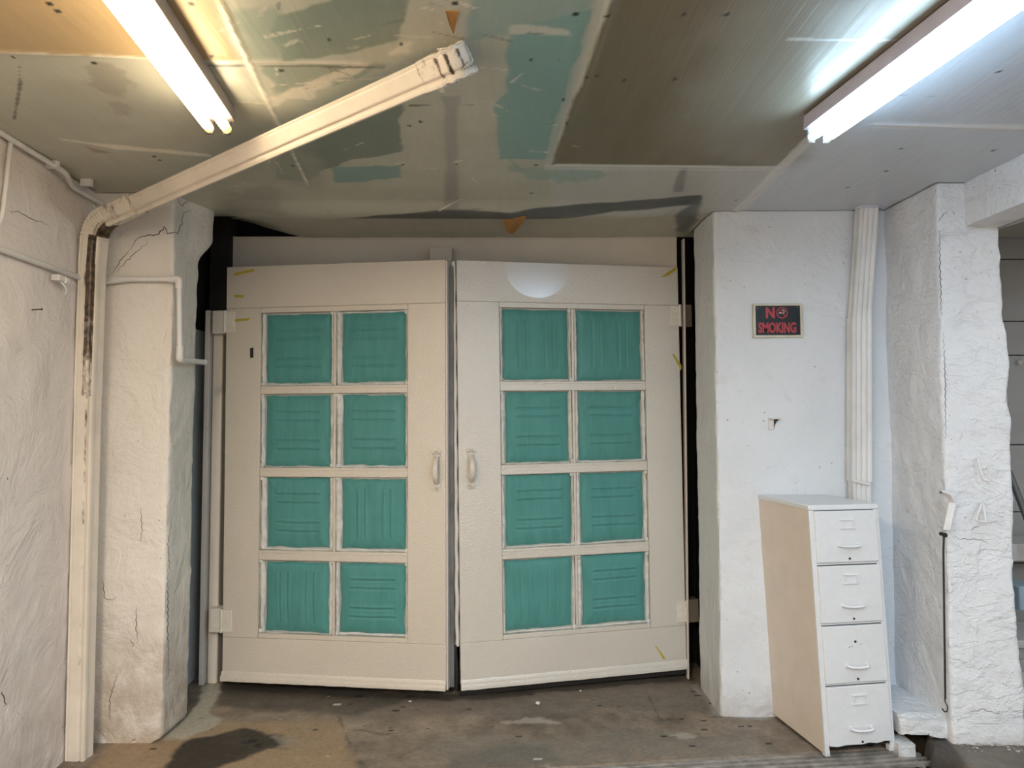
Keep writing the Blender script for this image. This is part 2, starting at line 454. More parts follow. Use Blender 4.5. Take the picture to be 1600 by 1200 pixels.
def floor_c(x, y, z):
    P = np.stack([x, y, x * 0], 1)
    n = fbm(P, 2.2, 21, 5)[:, None]; n2 = fbm(P, 14, 22, 4)[:, None]
    C = np.array([.225, .180, .135]) * (1 + .55 * n + .50 * n2)
    tan = np.array([.33, .235, .14])
    fpaint(C, x, y, P, fl([(180, 1145), (340, 1130), (420, 1128), (530, 1120), (545, 1160), (560, 1200), (620, 1260), (100, 1260)]), tan, .03, .05, .85, 4, 1)
    fpaint(C, x, y, P, fl([(560, 1090), (1080, 1062), (1110, 1110), (760, 1120), (600, 1132), (500, 1118)]), (.145, .122, .098), .06, .05, .7, 3, 2)
    fpaint(C, x, y, P, fl([(350, 1075), (640, 1090), (560, 1115), (440, 1110), (350, 1100)]), (.068, .058, .045), .05, .05, .8, 4, 3)
    fpaint(C, x, y, P, fl([(265, 1180), (300, 1152), (380, 1143), (440, 1150), (455, 1165), (400, 1178), (330, 1205), (250, 1215)]), (.028, .022, .016), .02, .03, .95, 6, 4)
    fpaint(C, x, y, P, fl([(372, 1160), (392, 1154), (408, 1155), (398, 1160), (378, 1163)]), (.006, .005, .004), .006, .012, 1, 12, 44)
    fpaint(C, x, y, P, fl([(398, 1164), (412, 1161), (404, 1168)]), (.01, .008, .006), .006, .01, 1, 12, 45)
    fpaint(C, x, y, P, fl([(345, 1064), (700, 1084), (1080, 1050), (1084, 1062), (700, 1096), (345, 1078)]), (.05, .043, .034), .02, .03, .8, 6, 46)  # dark gap under the doors, painted as a band on the floor
    fpaint(C, x, y, P, fl([(430, 1152), (470, 1155), (440, 1172)]), (.27, .235, .19), .015, .02, .7, 9, 5)
    fpaint(C, x, y, P, fl([(660, 1160), (900, 1140), (1180, 1150), (1190, 1180), (900, 1195), (680, 1190)]), (.20, .178, .145), .05, .07, .65, 3, 6)
    fpaint(C, x, y, P, fl([(700, 1175), (860, 1168), (900, 1195), (700, 1200)]), (.115, .11, .10), .05, .06, .6, 4, 7)
    for a, b, w, h in ((830, 1128, 45, 6), (855, 1197, 14, 4), (1075, 1150, 26, 5), (790, 1126, 20, 4)):
        fpaint(C, x, y, P, fl([(a - w, b), (a, b - h), (a + w, b), (a, b + h)]), (.40, .37, .31), .015, .03, .7, 12, 8 + a)
    # paint lapped from the pier onto the floor, and along the far wall
    fpaint(C, x, y, P, fl([(258, 1152), (300, 1112), (318, 1070), (345, 1066), (345, 1085), (330, 1112), (346, 1122), (330, 1140), (285, 1156)]), (.42, .395, .32), .012, .02, .95, 8, 9)
    fpaint(C, x, y, P, fl([(100, 1146), (262, 1149), (275, 1157), (100, 1152)]), (.40, .35, .27), .01, .012, .8, 9, 10)
    fpaint(C, x, y, P, fl([(1092, 1066), (1130, 1110), (1196, 1110), (1200, 1125), (1125, 1117), (1080, 1070)]), (.34, .34, .33), .02, .02, .7, 9, 11)
    fpaint(C, x, y, P, [(1.55, 3.3), (3.2, 3.3), (3.2, 3.72), (2.0, 3.78), (1.9, 3.6)], (.125, .112, .094), .03, .05, .85, 5, 12)
    fpaint(C, x, y, P, PIT, (.035, .03, .026), .02, .02, .8, 8, 13)
    sl = SLAB; d = np.abs(poly_sd(x, y, sl)) if len(x) < 1 else None
    rng = np.random.RandomState(3)
    for _ in range(70):
        cx, cy = rng.uniform(-1.9, 2.5), rng.uniform(3.5, 4.7); r = rng.uniform(.004, .012)
        k = np.where((np.abs(x - cx) < r * 2) & (np.abs(y - cy) < r))[0]
        C[k] = (.02, .017, .014) if rng.rand() < .7 else (.5, .48, .42)
    # dust line left by the cracks
    for pts in ([(1010, 1082), (1032, 1125), (1150, 1118)], [(560, 1140), (600, 1148), (640, 1143)], [(350, 1172), (390, 1168), (450, 1170)], [(530, 1120), (545, 1160), (570, 1200)]):
        fline(C, x, y, P, fl(pts), .004, (.04, .034, .028), .6, .02, pts[0][0])
    return np.clip(C, .006, .8)
def ground_mat():
    t = NT('stained concrete')
    a = t.attr('paint').outputs['Color']
    n = t.noise(36, 6, .7); n2 = t.noise(6, 5, .6)
    c = t.mix(t.ramp(n, .35, .7, 0, .55), a, t.mix(1., a, (.55, .53, .5), 'MULTIPLY'))
    c = t.mix(t.ramp(t.noise(150, 2), .66, .74, 0, .5), c, (.30, .28, .24))
    nn = t.bump(n2, .012, .5); nn = t.bump(n, .004, .6, nn)
    return t.done(c, t.ramp(n2, .3, .7, .42, .75), nn, spec=.45)
xs = np.concatenate([np.linspace(-2.6, -2.3, 6), np.arange(-2.29, 3.2, .009), np.linspace(3.25, 5, 10)])
ys = np.concatenate([np.linspace(-3.6, 3.2, 16), np.arange(3.3, 5.2, .009)])
fo = grid_mesh('floor', xs, ys, floor_z, floor_c, ground_mat())
tag(fo, 'dark stained concrete floor with tan and wet patches', 'floor')

# ------------------------------------------------------------------ ceiling
def ce(pts): return [tuple(AtZ(a, b, H).xy) for a, b in pts]
def ceil_z(x, y):
    P = np.stack([x, y, x * 0], 1)
    z = H + .010 * fbm(P, .9, 61, 3) * sstep(1.5, 2.2, y)
    s = sstep(-1.9, -1.2, x) * sstep(1.35, .7, x)
    z -= .030 * s * sstep(3.95, 4.18, y) * sstep(4.32, 4.24, y)        # sagging lap of the last sheet
    z += .016 * s * sstep(4.24, 4.34, y) * sstep(4.75, 4.5, y)
    z += .13 * sstep(-1.35, -2.0, x) * sstep(4.25, 4.75, y)            # far left corner lifted
    for pts, dh, w in (([(0, 79), (340, 90), (580, 97)], -.006, .012), ([(860, 258), (1220, 262)], -.006, .012), ([(960, -10), (915, 120), (862, 256)], -.006, .014),
                       ([(340, -10), (440, 205), (485, 290)], -.004, .008), ([(1272, 210), (1150, 330)], -.006, .016), ([(1370, 193), (1610, 200)], -.006, .016)):
        z += dh * np.exp(-(line_d(x, y, ce(pts)) / w) ** 2)
    z += .004 * np.abs(fbm(P, 5, 66, 3)) * sstep(3.4, 4.2, y)
    return z
def ceil_c(x, y, z):
    P = np.stack([x * .5, y * 1.6, x * 0], 1); Q = np.stack([x, y, x * 0], 1)
    n = fbm(P, 2.0, 71, 5)[:, None]
    C = np.array([.475, .475, .40]) * (1 + .16 * n)
    GT = np.array([.20, .245, .205]); TEAL = np.array([.235, .40, .375]); PALE = np.array([.66, .62, .53])
    # right of the olive panel: cooler paint
    fpaint(C, x, y, Q, ce([(1215, 262), (1300, 180), (1700, -300), (2200, -200), (2000, 330), (1130, 335)]), (.55, .585, .63), .02, .02, .95, 3, 1)
    fpaint(C, x, y, Q, ce([(862, 262), (1220, 262), (1145, 332), (860, 330)]), (.50, .505, .49), .02, .02, .8, 4, 2)
    # tan panels
    fpaint(C, x, y, Q, ce([(-500, -300), (-500, 76), (0, 79), (372, 91), (318, -20), (230, -300)]), (.43, .315, .17), .008, .0, 1, 4, 3)
    fpaint(C, x, y, Q, ce([(372, 91), (346, 25), (318, -20), (335, -20), (395, 96)]), (.40, .33, .20), .02, .03, .8, 8, 31)
    fpaint(C, x, y, Q, ce([(1010, -150), (955, -5), (916, 100), (908, 130), (885, 180), (862, 255), (1218, 261), (1290, 195), (1600, -60), (1700, -150)]), (.165, .135, .08), .006, .006, 1, 4, 4)
    fpaint(C, x, y, Q, ce([(1140, -40), (1060, 250), (1218, 261), (1290, 195), (1600, -60)]), (.25, .23, .175), .12, .08, .8, 3, 41)  # glow of the right lamp, painted as a paler side of the olive panel
    # middle sheet: teal and green foil showing between brushed grey paint
    fpaint(C, x, y, Q, ce([(425, 22), (520, -5), (632, 0), (620, 62), (560, 78), (440, 95)]), GT, .006, .014, .92, 9, 5)
    fpaint(C, x, y, Q, ce([(400, 100), (600, 100), (520, 128), (430, 150)]), GT * 1.1, .012, .03, .75, 6, 51)
    fpaint(C, x, y, Q, ce([(380, 20), (440, 10), (440, 95), (400, 98)]), GT * 1.35, .03, .05, .7, 6, 52)
    fpaint(C, x, y, Q, ce([(800, 262), (905, 262), (950, 275), (900, 285), (845, 280)]), TEAL * .95, .01, .05, .6, 12, 53)
    fpaint(C, x, y, Q, ce([(355, 300), (430, 285), (440, 330), (350, 335)]), (.33, .335, .29), .04, .05, .7, 6, 54)
    fpaint(C, x, y, Q, ce([(440, 205), (480, 185), (560, 168), (628, 158), (626, 238), (560, 250), (500, 268), (480, 285), (432, 282)]), GT * .82, .006, .016, .92, 9, 6)
    fpaint(C, x, y, Q, ce([(518, 262), (628, 258), (629, 278), (520, 288)]), TEAL * .8, .005, .012, .9, 9, 7)
    fpaint(C, x, y, Q, ce([(798, 45), (925, 15), (905, 95), (880, 180), (860, 250), (780, 248), (772, 160), (790, 140)]), TEAL * .9, .006, .012, .95, 9, 8)
    fpaint(C, x, y, Q, ce([(735, -10), (945, -10), (918, 40), (740, 60)]), TEAL * .75 + .05, .015, .03, .7, 5, 9)
    fpaint(C, x, y, Q, ce([(800, 38), (896, 44), (896, 58), (800, 50)]), PALE, .008, .02, .7, 10, 91)
    fpaint(C, x, y, Q, ce([(350, 215), (490, 210), (500, 300), (380, 280)]), (.36, .36, .31), .05, .05, .6, 5, 92)
    # pale brushed strokes
    fpaint(C, x, y, Q, ce([(415, 152), (470, 130), (560, 95), (640, 65), (632, 78), (560, 108), (480, 150), (430, 165)]), PALE * 1.05, .01, .03, .8, 9, 10)
    fpaint(C, x, y, Q, ce([(300, 128), (350, 105), (385, 100), (360, 140)]), PALE, .03, .04, .5, 7, 101)
    fpaint(C, x, y, Q, ce([(140, 90), (190, 95), (205, 170), (180, 190), (150, 130)]), (.32, .29, .24), .015, .06, .7, 9, 102)
    fpaint(C, x, y, Q, ce([(95, 217), (180, 226), (330, 243), (330, 246), (180, 234)]), PALE * 1.2, .004, .008, .9, 9, 103)
    fpaint(C, x, y, Q, ce([(690, 150), (718, 150), (716, 326), (697, 326)]), (.29, .295, .28), .012, .01, .75, 5, 11)
    fpaint(C, x, y, Q, ce([(1062, 262), (1075, 262), (1068, 300), (1050, 300)]), (.20, .205, .21), .01, .01, .7, 5, 111)
    fpaint(C, x, y, Q, ce([(400, 342), (560, 332), (690, 322), (800, 325), (835, 320), (1000, 312), (1095, 305), (1095, 318), (960, 324), (820, 342), (700, 342), (560, 338)]), (.085, .09, .09), .012, .012, .95, 5, 12)  # dark reflection and shade at the sheet lap, painted into the ceiling colour
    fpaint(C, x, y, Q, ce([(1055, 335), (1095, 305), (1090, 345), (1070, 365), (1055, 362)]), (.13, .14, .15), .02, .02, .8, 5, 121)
    # tape along the joints
    fpaint(C, x, y, Q, ce([(936, -8), (953, -8), (916, 100), (908, 130), (885, 180), (862, 255), (850, 255), (868, 190), (890, 120), (905, 80)]), (.50, .51, .48), .006, .008, .65, 9, 13)
    fpaint(C, x, y, Q, ce([(850, 256), (1220, 260), (1205, 267), (850, 265)]), (.62, .62, .60), .005, .004, .65, 9, 14)
    fpaint(C, x, y, Q, ce([(1268, 205), (1282, 210), (1160, 332), (1144, 330)]), (.70, .69, .65), .005, .004, .7, 9, 15)
    fpaint(C, x, y, Q, ce([(1365, 191), (1610, 195), (1610, 203), (1360, 200)]), (.74, .74, .74), .006, .004, .75, 9, 16)
    for pts, w, col in (([(0, 79), (240, 87)], .006, PALE * 1.1), ([(300, 92), (560, 97)], .012, PALE), ([(300, 100), (600, 104)], .004, (.1, .1, .09)), ([(345, 5), (385, 90), (440, 205), (482, 292)], .006, PALE * 1.2),
                        ([(425, 133), (600, 120)], .003, PALE), ([(415, 55), (500, 38)], .003, PALE), ([(640, 164), (740, 164)], .003, (.1, .1, .09)), ([(720, 100), (790, 108)], .004, PALE),
                        ([(1230, 60), (1400, 62)], .004, (.5, .5, .46)), ([(30, 100), (32, 130), (22, 185)], .004, (.1, .09, .07)), ([(1345, 147), (1460, 150)], .003, (.3, .3, .3)), ([(770, 160), (800, 178)], .003, PALE)):
        fline(C, x, y, Q, ce(pts), w, col, .85, .01, int(pts[0][0]))
    fpaint(C, x, y, Q, ce([(1290, 108), (1298, 101), (1322, 103), (1316, 110)]), (.42, .37, .30), .003, 0, 1, 9, 17)
    fpaint(C, x, y, Q, ce([(336, 340), (372, 341), (368, 348), (336, 348)]), (.01, .01, .01), .01, .02, 1, 9, 18)
    fpaint(C, x, y, Q, ce([(128, 226), (150, 233), (172, 239), (150, 238)]), (.30, .18, .08), .01, .01, .7, 9, 19)
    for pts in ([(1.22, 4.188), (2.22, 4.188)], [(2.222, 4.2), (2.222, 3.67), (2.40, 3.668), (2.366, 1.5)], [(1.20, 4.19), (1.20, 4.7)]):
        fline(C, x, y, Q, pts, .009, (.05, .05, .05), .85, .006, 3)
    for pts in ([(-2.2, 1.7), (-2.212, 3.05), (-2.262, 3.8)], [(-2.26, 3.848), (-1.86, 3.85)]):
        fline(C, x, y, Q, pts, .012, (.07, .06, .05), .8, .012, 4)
    rs = np.random.RandomState(12)
    for _ in range(75):          # scratches and wrinkles in the foil
        a, b = rs.uniform(340, 880), rs.uniform(0, 330); an = rs.normal(0, .5) + (PI / 2 if rs.rand() < .25 else 0); l = rs.uniform(8, 60)
        fline(C, x, y, Q, ce([(a, b), (a + l * math.cos(an), b + l * .4 * math.sin(an))]), rs.uniform(.002, .0045), PALE * rs.uniform(.9, 1.3) if rs.rand() < .7 else np.array([.16, .16, .14]), rs.uniform(.3, .8), .012, int(a))
    # nail heads
    for a, b in ((20, 88), (147, 97), (240, 245), (250, 251), (77, 4), (90, 16), (440, 110), (457, 261), (627, 68), (657, 190), (714, 256), (629, 257), (712, 4), (950, 22), (1069, 21), (1135, 22), (830, 93), (899, 21),
                 (932, 117), (916, 118), (975, 124), (1055, 122), (885, 190), (880, 155), (838, 257), (830, 302), (1324, 293), (1384, 267), (1408, 232), (1552, 234), (1560, 112), (1150, 313), (640, 196), (330, 85), (300, 4), (515, 60)):
        cx, cy = ce([(a, b)])[0]; k = np.where(np.hypot(x - cx, (y - cy) * .8) < .0085)[0]; C[k] = (.015, .012, .01)
    return np.clip(C, .006, .8)
def ceil_mat():
    t = NT('brushed glossy ceiling paint')
    a = t.attr('paint').outputs['Color']
    st = t.noise(4, 2, .5, stretch=(2.2, .5, 1)); st3 = t.noise(16, 3, .6, stretch=(3, .05, 1))
    st2 = t.noise(24, 4, .65, stretch=(1.5, .22, 1))
    c = t.mix(t.ramp(st2, .35, .75, 0, .3), a, t.mix(1., a, (.8, .8, .79), 'MULTIPLY'))
    nn = t.bump(st2, .0008, .12); nn = t.bump(st3, .0035, .35, nn); nn = t.bump(t.noise(3, 2), .012, .25, nn)
    return t.done(c, t.ramp(st, .3, .7, .36, .46), nn, metal=.20, spec=.6)
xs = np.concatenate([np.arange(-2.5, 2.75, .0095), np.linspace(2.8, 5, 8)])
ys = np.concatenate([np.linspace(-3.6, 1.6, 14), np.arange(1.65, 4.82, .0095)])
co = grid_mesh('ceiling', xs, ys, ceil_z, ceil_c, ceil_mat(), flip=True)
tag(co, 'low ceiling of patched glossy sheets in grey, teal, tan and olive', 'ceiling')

# torn scraps of sheet hanging off the ceiling
def scrap(name, pts_px, z, droop, label):
    bm = bmesh.new(); top = [AtZ(a, b, z) for a, b in pts_px]
    c = sum(top, Vector()) / len(top)
    r0 = [bm.verts.new(p + Vector((0, 0, .004 - droop * k))) for k, p in zip(np.linspace(0, 1, len(top)), top)]
    r1 = [bm.verts.new(v.co + Vector((0, 0, -.003))) for v in r0]
    bm.faces.new(r0); bm.faces.new(r1[::-1])
    for i in range(len(r0)): bm.faces.new((r0[i], r0[(i + 1) % len(r0)], r1[(i + 1) % len(r0)], r1[i]))
    return tag(build(name, bm, M['torn'], None, 0), label, 'scrap')
scrap('ceiling_scrap', [(696, 18), (717, 17), (713, 32), (709, 50), (703, 36)], H - .004, .012, 'brown triangular scrap on the ceiling above the pipe elbow')
scrap('ceiling_scrap', [(786, 343), (800, 340), (822, 336), (818, 345), (801, 363), (792, 358)], H - .03, .02, 'torn brown scrap hanging at the ceiling edge above the right door')

# ------------------------------------------------------------------ walls
def slab_wall(name, x0, x1, y0, y1, z0, z1, mat, label, res=.03, amp=.010, seed=1, faces='xXyY', warp=None):
    o = lumpy(name, x0, x1, y0, y1, z0, z1, res, amp, mat, warp, seed, faces)
    return tag(o, label, 'wall')
slab_wall('wall_left', -2.40, -2.235, -3.6, 3.95, -.05, H + .05, M['plaster_left'], 'white plastered side wall with conduit beside the downspout', .03, .013, 3, 'X', lambda P, P0: P - np.stack([.055 * np.clip((P0[:, 1] - 3.0) / .75, 0, 2) - .015, P0[:, 1] * 0, P0[:, 1] * 0], 1))
def pier_warp(P, P0):
    z = P0[:, 2]; right = (P0[:, 0] > -2.0)
    P[:, 0] += right * .012 * (z / 2.96)
    fl_ = sstep(2.62, 2.80, z + .05 * fbm(P0, 6, 4, 3)) * sstep(3.95, 4.12, P0[:, 1]) * right
    P[:, 0] += fl_ * .066; P[:, 1] += fl_ * .05
    P[:, 0] += right * -.05 * sstep(.03, 0., z)
    return P
slab_wall('wall_left_pier', -2.45, -1.868, 3.86, 4.17, -.05, H + .04, M['plaster_pier'], 'cream plastered pier left of the doors with cracks near the ceiling', .018, .008, 9, 'xXyY', pier_warp)
slab_wall('wall_right', 1.21, 2.5, 4.2, 4.66, -.05, H + .05, M['plaster_sign'], 'white plastered wall carrying the no smoking sign', .018, .011, 15, 'xXyY', lambda P, P0: np.stack([P[:, 0] - .006 * (P0[:, 2] - 1.4) / 1.4 * (P0[:, 0] < 1.3), P[:, 1], P[:, 2]], 1))
def pil_warp(P, P0):
    z = P0[:, 2]; r = P0[:, 0] > 2.5
    P[:, 0] += r * (.035 * sstep(2.7, 1.9, z) + .03 * sstep(.9, .3, z) + .018 * fbm(P0, 7, 77, 4))
    P[:, 0] += (P0[:, 0] < 2.3) * .004 * sstep(2.4, .2, z)
    return P
slab_wall('wall_right_pillar', 2.232, 2.55, 3.68, 4.35, .03, H + .05, M['plaster_pillar'], 'rough white plastered pillar at the edge of the side opening', .014, .012, 23, 'xXyY', pil_warp)
tag(lumpy('trim_1', 2.375, 2.56, -3.6, 3.72, 2.735, H + .05, .03, .004, M['plaster_pillar'], None, 31), 'white plastered beam over the side opening beside the pillar', 'beam')
from mathutils.bvhtree import BVHTree
def crack(wall, label, lines, r=.0022):
    o = bpy.data.objects[wall]; bv = BVHTree.FromPolygons([v.co.copy() for v in o.data.vertices], [tuple(p_.vertices) for p_ in o.data.polygons])
    for n_, (rr, pts) in enumerate(lines):
        P = []
        for (a, b), (c, d) in zip(pts[:-1], pts[1:]):
            m_ = max(2, int(math.hypot(c - a, d - b) / 4))
            for i in range(m_):
                t_ = i / m_; j = math.sin(i * 2.3 + a) * 1.1
                h_ = bv.ray_cast(EYE, ray(a + (c - a) * t_ + j, b + (d - b) * t_ + math.cos(i * 1.9 + b) * 1.1).normalized())[0]
                if h_ is not None: P.append(h_)
        if len(P) > 2:
            bm = bmesh.new(); k = len(P); sweep(bm, P, circ(1, 5), anyup(P), [rr * (.25 + .75 * math.sin(PI * (i + .5) / k)) for i in range(k)])
            c_ = build('crack', bm, M['crack'], o, 60); c_['label'] = label
M['crack'] = simple('dark crack', (.10, .075, .055), .9)
crack('wall_left_pier', 'thin dark crack in the plaster', [(.003, [(205, 390), (210, 377), (222, 369), (248, 366), (257, 355), (262, 364), (277, 364), (284, 350), (286, 332), (296, 330), (302, 330)]),
    (.0022, [(175, 428), (190, 405), (205, 388)]), (.0018, [(180, 426), (208, 398), (235, 375)]), (.002, [(270, 300), (284, 322), (296, 312), (303, 318)]),
    (.002, [(160, 905), (164, 935), (176, 938), (186, 928)]), (.0022, [(213, 948), (213, 985), (216, 1005)]), (.0025, [(204, 998), (210, 1014)]), (.0022, [(184, 1050), (172, 1090), (171, 1130)]), (.002, [(268, 815), (262, 850), (266, 900)]),
    (.002, [(220, 792), (222, 830), (218, 850)]), (.0028, [(262, 880), (262, 985), (264, 1060)])])
crack('wall_left', 'thin dark crack in the plaster', [(.002, [(14, 330), (30, 331), (48, 342), (78, 352)]), (.003, [(2, 1080), (9, 1100), (4, 1108)])])
crack('wall_right_pillar', 'thin dark crack in the plaster', [(.002, [(1467, 345), (1475, 334), (1486, 330)]), (.002, [(1521, 300), (1525, 322), (1521, 335)]), (.0022, [(1468, 360), (1469, 420), (1471, 500)]), (.002, [(1474, 520), (1477, 600), (1478, 690)]),
    (.0016, [(1490, 838), (1500, 842), (1530, 843), (1548, 850)]), (.0016, [(1515, 828), (1535, 820)]), (.0015, [(1506, 1115), (1535, 1108), (1570, 1118)])])
# closing walls behind the viewpoint and round the side room
def plane_wall(name, pts, mat, label):
    bm = bmesh.new(); bm.faces.new([bm.verts.new(p) for p in pts]); o = build(name, bm, mat, None, 0); return tag(o, label, 'wall', None, 'structure')
plane_wall('wall_front', [(-2.4, -3.6, 0), (5, -3.6, 0), (5, -3.6, 3), (-2.4, -3.6, 3)], M['plaster_left'], 'plain white wall closing the garage behind the viewpoint')
plane_wall('wall_far_right', [(4.6, -3.6, 0), (4.6, 5.2, 0), (4.6, 5.2, 3), (4.6, -3.6, 3)], M['annex'], 'grey wall closing the side room')
plane_wall('wall_back', [(-2.6, 5.1, -.1), (2.3, 5.1, -.1), (2.3, 5.1, 3.3), (-2.6, 5.1, 3.3)], M['black'], 'black void behind the garage doors')  # plane coloured black so the gaps round the doors look unlit
bm = bmesh.new(); bx(bm, -2.6, -2.10, 4.17, 5.08, -.05, 2.32); build('wall_left_recess', bm, M['recess'], None, 35, .004); tag(bpy.data.objects['wall_left_recess'], 'grey recess wall between the pier and the door jamb', 'wall', None, 'structure')
bm = bmesh.new(); bx(bm, -2.6, -2.11, 4.2, 5.08, 2.32, 3.2); build('wall_left_recess_top', bm, M['void'], None, 0); tag(bpy.data.objects['wall_left_recess_top'], 'dark unpainted timber above the grey recess wall', 'wall', None, 'structure')
bm = bmesh.new(); bx(bm, 1.30, 2.3, 4.62, 5.08, -.05, 3.0); build('wall_right_recess', bm, M['void_blue'], None, 0); tag(bpy.data.objects['wall_right_recess'], 'dark recess behind the right door hinges', 'wall', None, 'structure')  # near-black block stands in for the unlit gap beside the door

# annex back wall of wide boards, seen past the pillar
bm = bmesh.new()
zb = [0.] + [AtY(1585, yy, 4.9).z for yy in (1120, 990, 880, 800, 695, 555, 502, 405, 300)] + [3.0]
zb = sorted(zb)
for a, b in zip(zb[:-1], zb[1:]): bx(bm, 2.4, 4.6, 4.9, 4.95, a + .003, b - .003)
build('wall_annex', bm, M['annex'], None, 35, .004); tag(bpy.data.objects['wall_annex'], 'grey wall of wide boards in the side room beyond the pillar', 'wall', None, 'structure')
bm = bmesh.new(); bx(bm, 2.4, 4.6, 4.96, 5.02, 0, 3); tag(build('wall_annex_backing', bm, M['annex_gap'], None, 0), 'dark backing in the joints of the side room boards', 'wall', None, 'structure')

# ------------------------------------------------------------------ door surround
box('trim_2', -1.955, 1.13, 4.82, 4.87, 2.60, 2.972, M['header'], None, .003)
tag(bpy.data.objects['trim_2'], 'wide grey-white header board above both garage doors', 'trim', None, 'structure')
p = AtY(690, 398, 4.80); box('header_block', p.x - .075, p.x + .075, 4.74, 4.82, p.z - .10, p.z + .035, M['header'], None, .003)
tag(bpy.data.objects['header_block'], 'small square stop block on the header above the door joint', 'block')
jx0, jx1 = AtY(321, 700, 4.70).x, AtY(345, 700, 4.70).x
bm = bmesh.new(); bx(bm, jx0 + .035, jx1, 4.70, 4.82, -.02, 2.33); tag(build('trim_3', bm, M['jamb'], None, 35, .012, 3), 'cream door jamb beside the left door hinges', 'trim', None, 'structure')
bm = bmesh.new(); bx(bm, jx0 - .005, jx0 + .028, 4.67, 4.80, -.02, 2.44); tag(build('trim_4', bm, M['jamb_strip'], None, 35, .004), 'thin grey strip along the left jamb', 'trim', None, 'structure')
bm = bmesh.new(); bx(bm, jx0 - .02, jx1 + .01, 4.76, 4.9, 2.33, 3.1); tag(build('trim_5', bm, M['void'], None, 35, .004), 'black unpainted timber post above the left jamb', 'trim', None, 'structure')
q0 = AtY(1073, 900, 4.82)
bm = bmesh.new(); bx(bm, 1.165, 1.178, 4.79, 4.84, -.02, 2.95); tag(build('trim_6', bm, M['jamb_strip'], None, 35, .003), 'thin pale strip beside the right door edge', 'trim', None, 'structure')

# ------------------------------------------------------------------ garage doors
def pad_mesh(x0, x1, z0, z1, pattern, seed, inset):
    """quilted pad: pillow section, stitched channels, wrinkled toward its wavy edges"""
    N = 78
    s = np.linspace(0, 1, N); U, V = np.meshgrid(s, s); U = U.ravel(); V = V.ravel()
    P = np.stack([U, V, U * 0 + seed], 1)
    il, ir, ib, it_ = inset
    L = x0 + il + .006 * fbm(np.stack([V * 0, V, V * 0 + seed], 1), 4, 1); R = x1 - ir + .006 * fbm(np.stack([V * 0, V, V * 0 + seed], 1), 4, 2)
    B = z0 + ib + .005 * fbm(np.stack([U, U * 0, U * 0 + seed], 1), 4, 3); T = z1 - it_ + .004 * fbm(np.stack([U, U * 0, U * 0 + seed], 1), 4, 4)
    x = L + (R - L) * U; z = B + (T - B) * V
    e = np.minimum(np.minimum(U, 1 - U), np.minimum(V, 1 - V))
    h = .026 * (1 - np.exp(-e / .06)) + .004 * fbm(P, 2.2, 5, 3)
    # creases fanning in from the edges
    ang = fbm(P * np.array([9, 2.5, 1]), 1, 8, 3) * (U < .5) + fbm(P * np.array([2.5, 9, 1]), 1, 9, 3) * (U >= .5)
    h += .006 * ang * np.exp(-e / .10)
    a, b = (V, U) if pattern == 'h' else (U, V)
    amp = {'h': .0095, 'v': .0095, 'f': .005}[pattern]
    if pattern == 'f': a, b = U, V
    for g in (.235, .355, .635, .755):
        w = sstep(.15, .19, b) * sstep(.86, .82, b)
        gl = g + .006 * fbm(P, 3, 12, 2)
        h -= amp * np.exp(-((a - gl) / .011) ** 2) * w
        h += amp * .35 * np.exp(-((a - gl - .03) / .02) ** 2) * w
    y = .040 - h
    me = bmesh.new()
    vs = [me.verts.new((x[i], y[i], z[i])) for i in range(N * N)]
    for j in range(N - 1):
        for i in range(N - 1): me.faces.new((vs[j * N + i], vs[j * N + i + 1], vs[(j + 1) * N + i + 1], vs[(j + 1) * N + i]))
    return me
def edging(bm, p0, p1, w, seed, bulge=.017):
    """crumpled strip of edging from p0 to p1 (both (x, z)) standing off the board"""
    n = 46; m = 7
    p0, p1 = np.array(p0), np.array(p1); d = (p1 - p0) / np.linalg.norm(p1 - p0); q = np.array([-d[1], d[0]])
    rows = []
    for i in range(n):
        t = i / (n - 1); P = np.array([[t * 3, seed, 0]])
        ww = w * (1 + .55 * fbm(P, 2.1, 3)[0]) * (.35 + .65 * min(1, 8 * min(t, 1 - t) + .6)); off = .006 * fbm(P, 1.7, 9)[0]
        row = []
        for k in range(m):
            a = k / (m - 1) - .5
            c = p0 + (p1 - p0) * t + q * (a * ww + off)
            hh = bulge * math.cos(a * PI) * (1 + .6 * fbm(np.array([[t * 9, a * 2, seed]]), 2, 5)[0])
            row.append(bm.verts.new((c[0], (.034 if bulge < .01 else .030) - hh, c[1])))
        rows.append(row)
    for r0, r1 in zip(rows[:-1], rows[1:]):
        for k in range(m - 1): bm.faces.new((r0[k], r0[k + 1], r1[k + 1], r1[k]))

def hinge(parent, x, z, side, hw=.062, hh=.135, jw=.095, label=None):
    """side -1: jamb leaf goes to the left; +1 to the right"""
    bm = bmesh.new()
    s = -side
    bx(bm, min(x, x + s * hw), max(x, x + s * hw), -.006, .003, z - hh / 2, z + hh / 2)
    o = build('hinge', bm, M['hinge'], parent, 35, .0015)
    bm = bmesh.new(); tube(bm, [(x - s * .006, -.008, z - hh / 2 - .006), (x - s * .006, -.008, z + hh / 2 + .006)], .008, 12)
    build('hinge_pin', bm, M['hinge'], o)
    bm = bmesh.new()
    for cx in (.018, .044):
        for cz in (-.045, 0, .045): disc(bm, (x + s * (cx if cz == 0 else 1.0 * cx + .004), -.0075, z + cz + (.012 if cx > .02 else 0)), (0, 1, 0), .007, .008, 10)
    build('screw', bm, M['hinge'], o)
    bm = bmesh.new()
    bx(bm, min(x - s * .012, x - s * jw), max(x - s * .012, x - s * jw), -.003, .09, z - hh / 2 - .008, z + hh / 2 + .008)
    l = build('jamb_leaf', bm, M['hinge'] if side < 0 else M['hinge_dark'], o, 35, .002)
    return o

